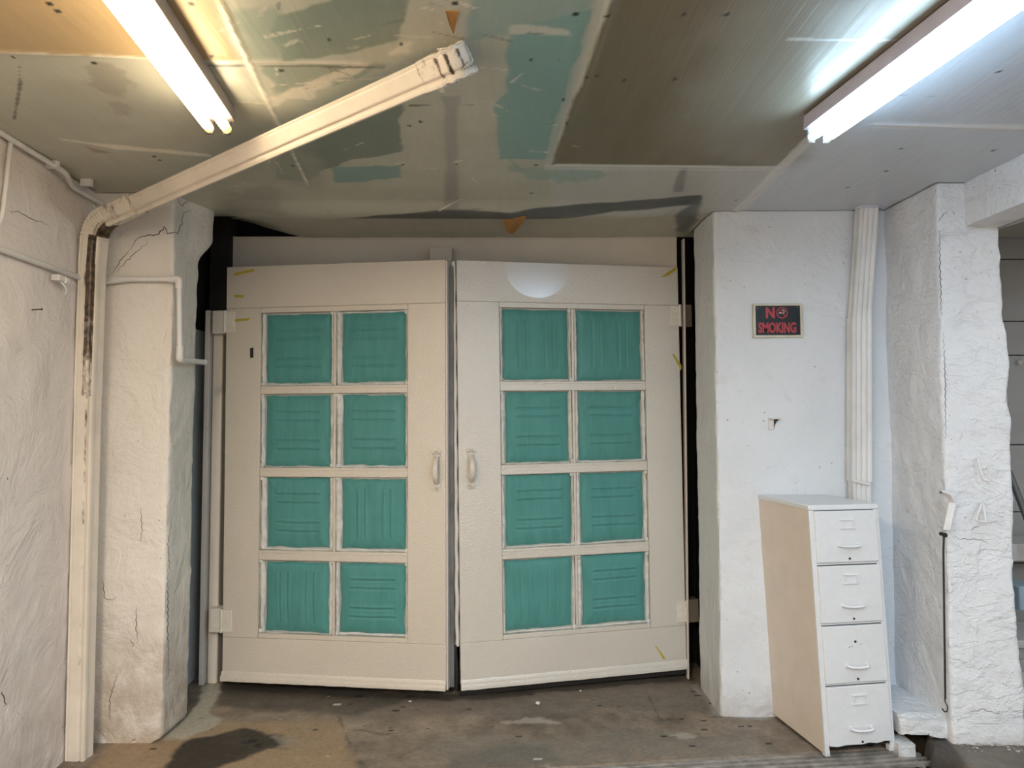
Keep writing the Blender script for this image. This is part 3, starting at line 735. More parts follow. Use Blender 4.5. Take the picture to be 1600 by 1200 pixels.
def pull(parent, x, z):
    h = .115
    bm = bmesh.new()
    path = [(x, -.004, z - h * .80), (x, -.020, z - h * .66), (x, -.056, z - h * .42), (x, -.066, z), (x, -.056, z + h * .42), (x, -.020, z + h * .66), (x, -.004, z + h * .80)]
    path = fillet(path, .05, 5)
    n = len(path); sca = [.75 + .35 * math.sin(PI * i / (n - 1)) for i in range(n)]
    sweep(bm, path, [(a * 1.35, b * .8) for a, b in circ(.0125, 14)], (0, -1, 0), sca)
    o = build('pull_handle', bm, M['handle'], parent, 60)
    for sgn, nm in ((-1, 0), (1, 1)):
        bm = bmesh.new(); c = Vector((x, -.005, z + sgn * h * .90))
        # trefoil mounting plate with three screws
        for dx, dz, r in ((0, -sgn * .004, .022), (-.014, sgn * .008, .013), (.014, sgn * .008, .013)): disc(bm, c + Vector((dx, 0, dz)), (0, 1, 0), r * 1.12, .014, 18)
        for dx, dz in ((-.013, sgn * .007), (.013, sgn * .007), (0, -sgn * .014)): disc(bm, c + Vector((dx, -.007, dz)), (0, 1, 0), .006, .008, 10)
        build('mounting_plate', bm, M['handle'], o, 50, .002)
    return o

def strip(parent, pts, name='tape_strip', mat=None):
    bm = bmesh.new(); f = [bm.verts.new((x, -.0022, z)) for x, z in pts]; b = [bm.verts.new((x, .0005, z)) for x, z in pts]
    bm.faces.new(f); bm.faces.new(b[::-1])
    for i in range(len(f)): bm.faces.new((f[i], f[(i + 1) % len(f)], b[(i + 1) % len(f)], b[i]))
    o = build(name, bm, mat or M['tape'], parent, 0)
    return o

def make_door(name, label, A, B, z0, roll, H_, px, mat, patt, glossy_mat=None, seed0=0):
    A = Vector(A); B = Vector(B); th = math.atan2(B.y - A.y, B.x - A.x); W = (B - A).length
    root = empty(name, (A.x, A.y, z0), label, 'door', (0, -roll, th), None, 'structure')
    Minv = (Matrix.Translation(root.location) @ Euler(root.rotation_euler, 'XYZ').to_matrix().to_4x4()).inverted()
    def uv(a, b, y=0.):
        o = Minv @ EYE; d = Minv.to_3x3() @ ray(a, b); t = (y - o.y) / d.y; r = o + d * t; return r.x, r.z
    T = .045
    (ox0, _), (ox1, _) = uv(*px['open_l']), uv(*px['open_r'])
    oz1 = (uv(*px['open_tl'])[1] + uv(*px['open_tr'])[1]) / 2; oz0 = (uv(*px['open_bl'])[1] + uv(*px['open_br'])[1]) / 2
    rail_t = oz1 + .035; rail_b = oz0 - .030
    def part(nm, x0, x1, a, b, y0=0., y1=T, m=mat, bev=.0025, par=root): return box(nm, x0, x1, y0, y1, a, b, m, par, bev)
    part('top_rail', 0, W, rail_t, H_, m=glossy_mat or mat)
    part('bottom_rail', 0, W, .03, rail_b)
    part('stile', 0, ox0, rail_b + .001, rail_t - .001)
    part('stile', ox1, W, rail_b + .001, rail_t - .001)
    # mouldings around the opening and crossbars
    part('moulding', ox0 + .001, ox1 - .001, oz1, rail_t - .001, .003, .03)
    part('moulding', ox0 + .001, ox1 - .001, rail_b + .001, oz0, .003, .03)
    bars = []
    for (a, b, c, d) in px['bars']:
        zt = (uv(*a)[1] + uv(*b)[1]) / 2; zb_ = (uv(*c)[1] + uv(*d)[1]) / 2
        bars.append((zb_, zt)); 
        o = part('crossbar', ox0 + .001, ox1 - .001, zb_, zt, .004, .034)
        part('crossbar_bead', ox0 + .001, ox1 - .001, zt - .018, zt - .003, .001, .006, par=o, bev=.002)
    part('backing_board', ox0 - .02, ox1 + .02, oz0 - .02, oz1 + .02, .036, .044, M['pad_board'])
    # drip board with a lip along the foot
    bm = bmesh.new()
    prof = [(0.01, 0), (-.006, .062), (-.010, .056), (-.012, .040), (-.022, .034), (-.026, .022), (-.026, .004), (-.02, 0)]
    vs = [[bm.verts.new((x, y, z)) for y, z in prof] for x in np.linspace(.0, W, 40)]
    rn = random.Random(seed0)
    for col in vs:
        j = rn.uniform(-.0012, .0012)
        for v in col: v.co.z += j
    for r0, r1 in zip(vs[:-1], vs[1:]):
        for k in range(len(prof)): bm.faces.new((r0[k], r0[(k + 1) % len(prof)], r1[(k + 1) % len(prof)], r1[k]))
    bm.faces.new(vs[0]); bm.faces.new(vs[-1][::-1])
    build('drip_board', bm, mat, root, 30)
    # two columns, four rows of pads
    xm = uv(*px['mid'])[0]
    part('mullion', xm - .008, xm + .008, oz0, oz1, .012, .036, M['edging'] if False else mat, .003)
    edges_z = [oz1] + [q for (b_, t_) in bars for q in (t_, b_)] + [oz0]
    rows = [(edges_z[2 * i + 1], edges_z[2 * i]) for i in range(4)]
    k = 0
    for r, (za, zb2) in enumerate(rows):
        for c in range(2):
            xa, xb = (ox0, xm - .008) if c == 0 else (xm + .008, ox1)
            rn = random.Random(seed0 * 100 + k)
            inset = (rn.uniform(.022, .040), rn.uniform(.012, .028), rn.uniform(.004, .014), rn.uniform(.002, .010))
            o = build('padded_panel', pad_mesh(xa, xb, za, zb2, patt[r][c], seed0 * 40 + k, inset), M['pad'], root, 180)
            bm = bmesh.new()
            edging(bm, (xa + inset[0] * .48, za + .004), (xa + inset[0] * .48, zb2 - .004), inset[0] * 1.05, k + seed0 * 9 + .3)
            edging(bm, (xb - inset[1] * .48, za + .004), (xb - inset[1] * .48, zb2 - .004), inset[1] * 1.05, k + seed0 * 9 + 30.3)
            edging(bm, (xa + .01, za + inset[2] * .45), (xb - .01, za + inset[2] * .45), inset[2] * 1.2, k + seed0 * 9 + 60.3, .008)
            if rn.random() < .5: edging(bm, (xa + .01, zb2 - inset[3] * .5), (xb - .01, zb2 - inset[3] * .5), inset[3] * 1.5, k + 90.3, .008)
            # knotted corners of the edging
            for cx, cz in ((xa + .012, za + .012), (xb - .010, za + .012), (xa + .012, zb2 - .012), (xb - .012, zb2 - .012)):
                if rn.random() < .55:
                    mtx = Matrix.Translation((cx, .018, cz)) @ Matrix.Diagonal((1, .8, 1.2, 1)) @ Euler((rn.random() * 3, rn.random() * 3, 0)).to_matrix().to_4x4()
                    g = bmesh.ops.create_icosphere(bm, subdivisions=2, radius=.013, matrix=mtx)
                    for v in g['verts']: v.co += Vector((rn.uniform(-.003, .003), rn.uniform(-.003, .003), rn.uniform(-.004, .004)))
            e = build('fabric_edging', bm, M['edging'], o, 60); e['label'] = 'pale crumpled edging round the teal pad'
            k += 1
    return root, uv, W

PXL = dict(open_l=(405, 740), open_r=(637, 740), open_tl=(405, 489), open_tr=(637, 483), open_bl=(405, 990), open_br=(637, 998), mid=(521, 740),
           bars=[((405, 604), (637, 600), (405, 615), (637, 614)), ((405, 732), (637, 730), (405, 746), (637, 745)), ((405, 860), (637, 864), (405, 876), (637, 879))])
PXR = dict(open_l=(783, 740), open_r=(1012, 725), open_tl=(779, 481), open_tr=(1007, 483), open_bl=(787, 992), open_br=(1017, 975), mid=(899, 735),
           bars=[((779, 596), (1010, 595), (779, 611), (1010, 609)), ((783, 727), (1012, 720), (783, 742), (1012, 735)), ((785, 857), (1016, 848), (785, 873), (1016, 863))])
A1, B1 = AtZ(347, 1062, .052), AtZ(697, 1080, .052)
d1, uv1, W1 = make_door('door_1', 'beige left garage door with eight teal padded panels', A1, B1, .048, math.radians(.35), 2.672, PXL, M['door'], ['hh', 'hh', 'hv', 'vh'], None, 1)
A2, B2 = AtZ(720, 1077, .045), AtZ(1073, 1048, .045)
gx = 0
d2r = dict(glossy=None)
# shiny touch-up spot on the top rail of the right door
M['door_spot'] = door_mat('door paint with glossy spot', (.61, .58, .515), (.53, 2.66, .215, .20), .7)
d2, uv2, W2 = make_door('door_2', 'paler right garage door with eight teal padded panels and a shiny top rail', A2, B2, .04, math.radians(.75), 2.695, PXR, M['door_right'], ['vf', 'hh', 'hh', 'fh'], M['door_spot'], 2)
for a, b in ((355, 503), (350, 970)):
    hinge(d1, 0.0, uv1(a, b)[1], -1)
for a, b in ((1058, 493), (1075, 955)):
    hinge(d2, W2, uv2(a, b)[1], 1)
pull(d1, *uv1(683, 735)); pull(d2, *uv2(736, 732))
def px_strip(d, uv, pts, name='tape_strip', mat=None, lab='strip of yellow masking tape'):
    o = strip(d, [uv(*p) for p in pts], name, mat); o['label'] = lab
px_strip(d1, uv1, [(366, 427), (396, 420), (398, 424), (365, 431)])
px_strip(d1, uv1, [(367, 461), (380, 461), (381, 465), (366, 465)])
px_strip(d1, uv1, [(365, 499), (391, 497), (387, 501), (365, 503)])
px_strip(d1, uv1, [(391, 544), (396, 543), (396, 559), (391, 559)], 'keyhole', M['lock'], 'small black keyhole')
px_strip(d2, uv2, [(1032, 434), (1042, 426), (1058, 416), (1057, 421), (1044, 431)])
px_strip(d2, uv2, [(1050, 553), (1053, 553), (1065, 572), (1064, 579)])
px_strip(d2, uv2, [(1023, 1008), (1027, 1011), (1040, 1029), (1036, 1030)])
# meeting edge: grey rubber strip on the left leaf, painted astragal on the right
o = box('edge_strip', W1 + .0005, W1 + .012, .004, .05, .0, 2.665, M['jamb_strip'], d1, .002)
o = box('rubber_seal', W1 - .01, W1 + .04, .05, .075, .0, 2.64, M['rubber_grey'], d1, .004); o['label'] = 'dark grey rubber seal'
bm = bmesh.new(); pts = resample([(-.015, .036, .26), (-.014, .036, 2.69)], .06)
for i, p_ in enumerate(pts): p_.x += .003 * math.sin(i * 1.7) ; p_.y += .004 * math.sin(i * .9)
sweep(bm, pts, [(a, b) for a, b in circ(.0135, 14)], (0, -1, 0)); build('weather_bead', bm, M['conduit'], d2, 60)
bm = bmesh.new(); sweep(bm, resample([(-.025, .025, .0), (-.022, .02, .1), (-.03, .03, .27)], .03), circ(.013, 8), (0, -1, 0)); build('torn_seal', bm, M['iron'], d2, 60)
box('gap_shade_strip', 0, W2, .004, .03, -.038, .028, M['void'], d2, .003)['label'] = 'dark strip for the shaded gap under the door'  # dark filler that gives the gap under the door its shade

# ------------------------------------------------------------------ downspouts
def spout_prof(w, d, ribs=((.12, .003, .03), (.74, .011, .05))):
    pr = []
    n = 30
    for i in range(n + 1):
        t = i / n; x = w * (t - .5)
        g = 0
        for c, dp, wd in ribs: g += dp * math.exp(-((t - c) / wd) ** 2)
        r = min(t, 1 - t); rd = .006 * max(0, 1 - r / .05) ** 2
        pr.append((x, d / 2 - g - rd))
    for t in (.3, .5, .7): pr.append((w / 2 - (.005 if t == .5 else 0), d / 2 - d * t))
    pr += [(w / 2, -d / 2), (-w / 2, -d / 2)]
    for t in (.7, .5, .3): pr.append((-w / 2 + (.005 if t == .5 else 0), d / 2 - d * t))
    return pr
RIB3 = ((.22, .0075, .045), (.5, .0075, .045), (.78, .0075, .045))
def spout_piece(name, path, w, d, up, mat, parent, stain=None, scales=None, ribs=None):
    bm = bmesh.new(); lay = bm.verts.layers.float.new('stain')
    sweep(bm, path, spout_prof(w, d, ribs) if ribs else spout_prof(w, d), up, scales, lay, stain or (lambda t, k, a, b: 0.))
    return build(name, bm, mat, parent, 40)
YD = 3.70
T0 = AtY(144, 408, YD); T1 = AtY(137, 616, YD); T2 = AtY(124, 1142, YD); T2.z = .0
ds = empty('downspout', (T2.x, YD, 0), 'stained cream downspout in the left corner running up across the ceiling', 'downspout', group=None)
def L(p): return Vector(p) - Vector((T2.x, YD, 0))
up0 = (-.04, -1, 0)
def st_up(t, k, a, b): return (.95 if -.004 < a < .042 and b > 0 else (.55 if -.014 < a < .047 and b > 0 else .08)) * (1 - .45 * t)
def st_lo(t, k, a, b): return (.55 if .012 < a < .022 and b > 0 else (.25 if -.005 < a < .02 and b > 0 else 0.)) * (1 - .5 * t)
SW, SD = .104, .080
C1 = AtY(214, 319, 3.575); E1 = AtZ(678, 114, 2.872)
def downdir(a, b): return (Vector(b) - Vector(a)).normalized()
spout_piece('lower_section', resample([L(T2) * 1, L(T1)], .06), SW * .97, SD * .96, up0, M['spout_warm'], ds, lambda t, k, a, b: st_lo(1 - t, k, a, b) )
spout_piece('upper_section', resample([L(T1 + Vector((0, 0, -.01))), L(T0 + Vector((0, 0, .0)))], .04), SW, SD, up0, M['spout_warm'], ds, lambda t, k, a, b: st_up(1 - t, k, a, b))
corner = Vector((T0.x + .004, YD, C1.z + .0)) 
KC = AtY(149, 346, 3.685)
el = fillet([T0 - Vector((0, 0, .02)), KC, C1 + (Vector(E1) - C1).normalized() * .02], .15, 34)
spout_piece('elbow', [L(p_) for p_ in el], SW * 1.02, SD * 1.02, up0, M['spout_warm'], ds, lambda t, k, a, b: (.92 if -.004 < a < .042 else .25) if t < .2 else .9 if (a > .026 and t < .9) else (.45 if t > .93 else (.5 if a > .012 else .2)), [1 + ((.055 if i % 3 == 1 else -.03 if i % 3 == 2 else 0) if 2 < i < 34 else 0) for i in range(len(el))])
dd = (Vector(E1) - C1).normalized()
upd = Vector(up0)
for t_ in [(b - a).normalized() for a, b in zip(el[:-1], el[1:])] + [dd]: upd = (upd - t_ * upd.dot(t_)).normalized()
upd = (upd + Vector((0, 0, -.22))).normalized()
spout_piece('ceiling_run', resample([L(C1), L(E1)], .05), SW * .93, SD * .9, upd, M['spout_warm'], ds, lambda t, k, a, b: .38 * max(0, (t - .88) / .12) + (.45 if t < .015 else 0))
E2 = AtZ(716, 96, H + .02)
te = fillet([Vector(E1) - dd * .03, Vector(E1) + dd * .12, Vector((E2.x, E2.y, H + .02))], .12, 18)
spout_piece('top_elbow', [L(p_) for p_ in te], SW * .97, SD * .98, upd, M['spout_warm'], ds, lambda t, k, a, b: .78 if int(t * 20) % 4 == 2 and -.035 < a < .03 else .46, [1 + (.06 if i % 4 == 1 else (-.05 if i % 4 == 3 else 0)) for i in range(len(te))])
bm = bmesh.new()
def ribbon(bm, pts, wv, th=.003):
    pts = [Vector(p_) for p_ in pts]; wv = Vector(wv); f = []
    n_ = wv.normalized().cross((pts[-1] - pts[0]).normalized()) * th
    r = [[bm.verts.new(p_ + wv * s + n_ * q) for s, q in ((-.5, -.5), (.5, -.5), (.5, .5), (-.5, .5))] for p_ in pts]
    for a, b in zip(r[:-1], r[1:]):
        for k in range(4): bm.faces.new((a[k], a[(k + 1) % 4], b[(k + 1) % 4], b[k]))
    bm.faces.new(r[0]); bm.faces.new(r[-1][::-1])
ribbon(bm, [L(AtZ(a, b, z)) for a, b, z in ((692, 131, 2.83), (712, 122, 2.835), (727, 104, 2.86), (734, 88, 2.92), (722, 74, 2.955))], Vector((.012, -.03, 0)))
o = build('tape_wrap', bm, M['seal'], ds, 30); o['label'] = 'crumpled silver tape round the elbow'
bm = bmesh.new()
ribbon(bm, [L(AtZ(a, b, z)) for a, b, z in ((684, 80, 2.935), (698, 78, 2.93), (712, 74, 2.94))], Vector((.0, -.045, -.01)))
build('torn_flap', bm, M['spout_warm'], ds, 30)

# right hand downspout
YR = 4.13
R0, R1, R2, R3 = AtY(1356, 322, YR), AtY(1343, 497, YR), AtY(1343, 752, YR), AtY(1345, 830, YR)
rd = empty('downspout', (R3.x, YR, 0), 'white ribbed downspout behind the filing cabinet', 'downspout')
def Lr(p): return Vector(p) - Vector((R3.x, YR, 0))
spout_piece('upper_section', resample([Lr(R1 - Vector((0, 0, .02))), Lr(R0 + Vector((0, 0, .04)))], .06), .108, .07, (0, -1, 0), M['spout_cool'], rd, None, None, RIB3)
spout_piece('middle_section', resample([Lr(R2), Lr(R1)], .06), .114, .078, (0, -1, 0), M['spout_cool'], rd, None, None, RIB3)
o = spout_piece('lower_section', resample([Lr(Vector((R3.x, YR, .02))), Lr(R2 + Vector((0, 0, .02)))], .06), .104, .066, (0, -1, 0), M['spout_cool'], rd, lambda t, k, a, b: .22, None, RIB3)
bm = bmesh.new(); ribbon(bm, [Lr(AtY(1334, 751, 4.085)), Lr(AtY(1346, 754, 4.083)), Lr(AtY(1359, 757, 4.085))], (0, 0, .014), .006); build('joint_strap', bm, M['spout_cool'], rd, 30)
# ceiling sheet curled round its top
bm = bmesh.new()
cx, cy = R0.x, YR
ring = [Lr((cx + .075 * math.cos(t), cy + .055 * math.sin(t), H - .002)) for t in np.linspace(PI, 2 * PI, 14)]
tube(bm, ring, .006, 8); build('collar', bm, M['fixture'], rd, 60)

# ------------------------------------------------------------------ conduits
XL = -2.205
bm = bmesh.new()
c0 = Vector((XL + .03, 1.2, AtX(125, 433, -2.24).z)); c1 = Vector((-2.262, 3.80, c0.z))
cE = AtY(280, 436, 3.825); cD = AtY(281, 558, 3.825); cS = Vector((cE.x + .008, 4.14, cD.z - .005))
cF = Vector((-2.20, 3.825, cE.z))
cp = empty('conduit_pipe', (XL, 3.0, 0), 'painted conduit along the left wall, turning down the pier corner', 'pipe')
Lc = lambda p_: Vector(p_) - Vector((XL, 3.0, 0))
tube(bm, [Lc(c0), Lc(Vector((XL, 3.05, c0.z))), Lc(c1)], .0145); build('wall_run', bm, M['conduit'], cp, 60)
bm = bmesh.new(); tube(bm, [Lc(cF), Lc(cE)], .0145); build('pier_run', bm, M['conduit'], cp, 60)
bm = bmesh.new(); tube(bm, [Lc(cE), Lc(cD)], .0145); build('drop', bm, M['conduit'], cp, 60)
bm = bmesh.new(); tube(bm, [Lc(cD + Vector((0, 0, -.012))), Lc(cS)], .0145)
tube(bm, [Lc(cS + Vector((0, -.012, 0))), Lc(cS + Vector((0, .01, 0)))], .0165); build('stub', bm, M['conduit'], cp, 60)
bm = bmesh.new(); tube(bm, fillet([Lc(cE + Vector((-.055, 0, 0))), Lc(cE), Lc(cE + Vector((0, 0, -.055)))], .012, 4), .0195); build('elbow_fitting', bm, M['conduit'], cp, 60)
bm = bmesh.new(); tube(bm, fillet([Lc(cD + Vector((0, 0, .06))), Lc(cD + Vector((0, 0, -.012))), Lc(cD + Vector((0, .05, -.013)))], .012, 4), .0195); build('elbow_fitting', bm, M['conduit'], cp, 60)
bm = bmesh.new(); tube(bm, fillet([Lc(Vector((-2.255, 3.72, c0.z))), Lc(Vector((-2.262, 3.825, c0.z))), Lc(Vector((-2.08, 3.825, cE.z)))], .05, 6), .0155); build('elbow_fitting', bm, M['conduit'], cp, 60)

bm = bmesh.new()
w0 = AtX(0, 207, -2.19); w1 = AtX(105, 271, -2.19); w2 = AtX(138, 286, -2.2)
tube(bm, fillet([Vector((-2.19, 1.0, w0.z)), w0, w1, Vector((-2.235, 3.55, w1.z - .03)), Vector((-2.25, 3.84, w1.z - .03))], .05, 5), .0125)
for y_ in (2.6, 3.35, 3.62): bx(bm, -2.225, -2.172, y_ - .012, y_ + .012, w0.z - .026, w0.z + .018)
tag(build('ceiling_conduit', bm, M['conduit'], None, 40), 'thin painted conduit clipped along the top of the left wall', 'pipe')
bm = bmesh.new(); v0 = AtX(17, 222, -2.2); v1 = AtX(4, 338, -2.2); v2 = AtX(0, 372, -2.21)
tube(bm, fillet([v0, v1, v2 + Vector((0, -.05, -.03))], .05, 6), .0095); tag(build('drop_conduit', bm, M['conduit'], None, 60), 'short narrow conduit dropping down the left wall from the ceiling', 'pipe')
# broken bracket and nail on the left wall
p = AtX(90, 438, -2.225)
br = empty('wall_bracket', p, 'broken painted bracket with dangling wire on the left wall', 'bracket')
bm = bmesh.new(); bx(bm, -.012, .03, -.035, .03, -.006, .024); bx(bm, .0, .036, .010, .045, -.012, .018); build('plate', bm, M['conduit'], br, 35, .004)
bm = bmesh.new(); tube(bm, fillet([(.01, .0, 0), (.03, .015, -.03), (.028, .03, -.05), (.03, .012, -.072)], .02, 4), .0035, 8); build('wire', bm, M['wire'], br, 60)
p = AtX(53, 484, -2.225); bm = bmesh.new(); tube(bm, [p + Vector((-.01, 0, 0)), p + Vector((.03, .012, .004))], .003, 8); disc(bm, p + Vector((.03, .012, .004)), (1, .4, .1), .006, .003, 10)
tag(build('nail', bm, M['iron'], None, 40), 'bent nail sticking out of the left wall below the bracket', 'nail')

# ------------------------------------------------------------------ light fittings
LD = Vector((-.117, 1, 0)).normalized()
def fluorescent(far, tube_mat, end_mat, house_mat, sock_mat, label, length=2.4):
    ang = math.atan2(LD.y, LD.x) - PI / 2
    zc = far.z
    r = empty('fluorescent_light', (far.x, far.y, H), label, 'ceiling light', (0, 0, ang))
    zt = zc - H
    bm = bmesh.new()
    pr = [(-.058, -.006), (-.062, zt + .034), (-.040, zt + .030), (.040, zt + .030), (.062, zt + .034), (.058, -.006)]
    r0 = [bm.verts.new((a, .044, b)) for a, b in pr]; r1 = [bm.verts.new((a, -length - .044, b)) for a, b in pr]
    for k in range(6): bm.faces.new((r0[k], r0[(k + 1) % 6], r1[(k + 1) % 6], r1[k]))
    bm.faces.new(r0[::-1]); bm.faces.new(r1)
    build('housing', bm, house_mat, r, 30, .002)
    for s in (-1, 1):
        bm = bmesh.new(); sweep(bm, [(s * .033, -.004, zt), (s * .033, -length + .01, zt)], circ(.018, 20), (0, 0, 1)); tb_ = build('lamp_tube', bm, tube_mat, r, 60)
        for ya, yb in ((-.005, .030), (-length - .03, -length + .008)):
            bm = bmesh.new(); tube(bm, [(s * .033, ya, zt), (s * .033, yb, zt)], .0183, 20); build('tube_end', bm, end_mat, tb_, 60)
        for y_ in (.036, -length - .036):
            bm = bmesh.new(); bx(bm, s * .033 - .015, s * .033 + .015, y_ - .006, y_ + .006, zt - .022, zt + .034); build('lamp_socket', bm, sock_mat, r, 30, .004)
    return r
fluorescent(AtZ(337, 196, 2.868), M['tube_warm'], M['end_warm'], M['fixture_warm'], M['socket_dark'], 'yellowish twin tube fluorescent light over the left door')
fluorescent(AtZ(1287, 210, 2.868), M['tube_cool'], M['end_cool'], M['fixture'], M['socket'], 'bluish white twin tube fluorescent light near the pillar')

# ------------------------------------------------------------------ no smoking sign
s0 = AtY(1215, 501, 4.185)
sg = empty('no_smoking_sign', (s0.x, 4.186, s0.z), 'black and red no smoking sign on the white wall', 'sign', (0, math.radians(-.3), 0))
SWd, SHt = .146, .100
bm = bmesh.new()
for a in ((-SWd, SWd, SHt - .012, SHt), (-SWd, SWd, -SHt, -SHt + .013), (-SWd, -SWd + .014, -SHt + .013, SHt - .012), (SWd - .014, SWd, -SHt + .013, SHt - .012)): bx(bm, a[0], a[1], -.010, .012, a[2], a[3])
build('frame', bm, M['cream'], sg, 35, .002)
box('face', -SWd + .012, SWd - .012, -.004, .010, -SHt + .011, SHt - .010, M['sign_black'], sg, 0)
def lettering(txt, cx, z0, w, h, y, mat, parent, off=.03):
    cu = bpy.data.curves.new('lettering', 'FONT'); cu.body = txt; cu.size = 1; cu.offset = off; cu.extrude = .02; cu.resolution_u = 4
    t = bpy.data.objects.new('lettering', cu); COL.objects.link(t)
    bpy.context.view_layer.update()
    me = bpy.data.meshes.new_from_object(t.evaluated_get(bpy.context.evaluated_depsgraph_get()))
    bpy.data.objects.remove(t)
    n = len(me.vertices); a = np.zeros(n * 3); me.vertices.foreach_get('co', a); a = a.reshape(-1, 3)
    lo, hi = a.min(0), a.max(0)
    b = np.stack([cx - w / 2 + (a[:, 0] - lo[0]) / (hi[0] - lo[0]) * w, y + np.where(a[:, 2] > 0, -.0012, .001), z0 + (a[:, 1] - lo[1]) / (hi[1] - lo[1]) * h], 1)
    me.vertices.foreach_set('co', b.ravel()); me.materials.append(mat); me.update()
    me.name = 'lettering'; o = bpy.data.objects.new('lettering', me); COL.objects.link(o); o.parent = parent
    return o
lettering('SMOKING', -.004, -.074, .224, .064, -.0045, M['sign_red'], sg, .035)
lettering('N', -.044, .014, .054, .066, -.0045, M['sign_red'], sg, .045)
bm = bmesh.new()
for r_ in (.031,):
    pts = [(.026 + r_ * math.cos(t), -.0045, .046 + r_ * math.sin(t)) for t in np.linspace(0, 2 * PI, 40)]
    sweep(bm, pts, [(a, b) for a, b in ((-.001, -.003), (.001, -.003), (.001, .003), (-.001, .003))], (0, 0, 1) if False else (1, 0, 0), cap=False)
sweep(bm, [(.026 - .022, -.0045, .046 + .022), (.026 + .022, -.0045, .046 - .022)], [(-.001, -.0028), (.001, -.0028), (.001, .0028), (-.001, .0028)], (1, 0, 1), cap=True)
build('no_symbol', bm, M['sign_red'], sg, 0)
bm = bmesh.new(); bx(bm, .026 - .019, .026 - .001, -.0054, -.003, .0425, .0475); bx(bm, .026 + .006, .026 + .013, -.0054, -.003, .0425, .0475)
for pts in ([(.038, .05), (.043, .054), (.041, .061), (.034, .062), (.031, .067)], [(.033, .052), (.036, .056), (.033, .059), (.027, .061), (.026, .066)]):
    tube(bm, [(a, -.0048, b) for a, b in pts], .0012, 6)
build('cigarette', bm, M['sign_white'], sg, 0)
for x_, z_ in ((-.12, .074), (.118, .077)):
    bm = bmesh.new(); disc(bm, (x_, -.0045, z_), (0, 1, 0), .004, .003, 10); build('screw', bm, M['hinge_dark'], sg, 40)

# small cup bracket below the sign
p = AtY(1209, 661, 4.19)
hb = empty('wall_hook', p, 'small white hook plate on the wall below the sign', 'hook')
bm = bmesh.new(); bx(bm, -.030, .0, -.004, .006, -.040, .028); bx(bm, -.030, .034, -.034, .006, .022, .032); build('plate', bm, M['conduit'], hb, 35, .003)
bm = bmesh.new(); pr = [(.0, -.03), (.006, -.010), (.016, .008), (.032, .022), (.0, .022)]
f0 = [bm.verts.new((a, -.003, b)) for a, b in pr]; f1 = [bm.verts.new((a, .006, b)) for a, b in pr]; bm.faces.new(f0); bm.faces.new(f1[::-1])
for k in range(5): bm.faces.new((f0[k], f0[(k + 1) % 5], f1[(k + 1) % 5], f1[k]))
build('hook_shadow', bm, M['lock'], hb, 0)  # curved shadow of the hook plate, built as a dark piece

# ------------------------------------------------------------------ filing cabinet
q = AtZ(1290, 1184, 0.0); qb = AtZ(1198, 1111, 0.)
ca = math.atan2(qb.y - q.y, qb.x - q.x) - PI / 2
fc = empty('filing_cabinet', (q.x, q.y, .002), 'white four-drawer filing cabinet with left side coloured for warm shade, leaning by the downspout', 'filing cabinet', (0, math.radians(0.), ca))
CW, CD, CH = .398, (qb - q).length - .02, 1.28
bm = bmesh.new(); bx(bm, .0, .010, .008, CD, .012, CH - .014); o = build('side_panel', bm, M['cab_side_shade'], fc, 35, .003); o['label'] = 'side panel coloured beige for warm shade'
box('side_panel', CW - .010, CW, .008, CD, .012, CH - .014, M['metal_white'], fc, .003)
box('back_panel', .009, CW - .009, CD - .01, CD, .03, CH - .014, M['metal_white'], fc, .002)
box('top_panel', -.002, CW + .002, -.002, CD + .002, CH - .028, CH, M['metal_white'], fc, .006)
bm = bmesh.new()
bx(bm, .0, .026, .0, .012, .012, CH - .028); bx(bm, CW - .026, CW, .0, .012, .012, CH - .028)
fz = [.055, .365, .672, .980, CH - .028]
for z_ in fz[1:4]: bx(bm, .026, CW - .026, .004, .014, z_ - .010, z_ + .004)
build('front_frame', bm, M['metal_white'], fc, 35, .002)
box('inner_shell', .012, CW - .012, .03, CD - .012, .03, CH - .03, M['cab_dark'], fc, 0)
for x_ in (.002, CW - .03):
    for y_ in (.004, CD - .035): box('foot', x_, x_ + .028, y_, y_ + .03, 0, .03, M['metal_white'], fc, .002)
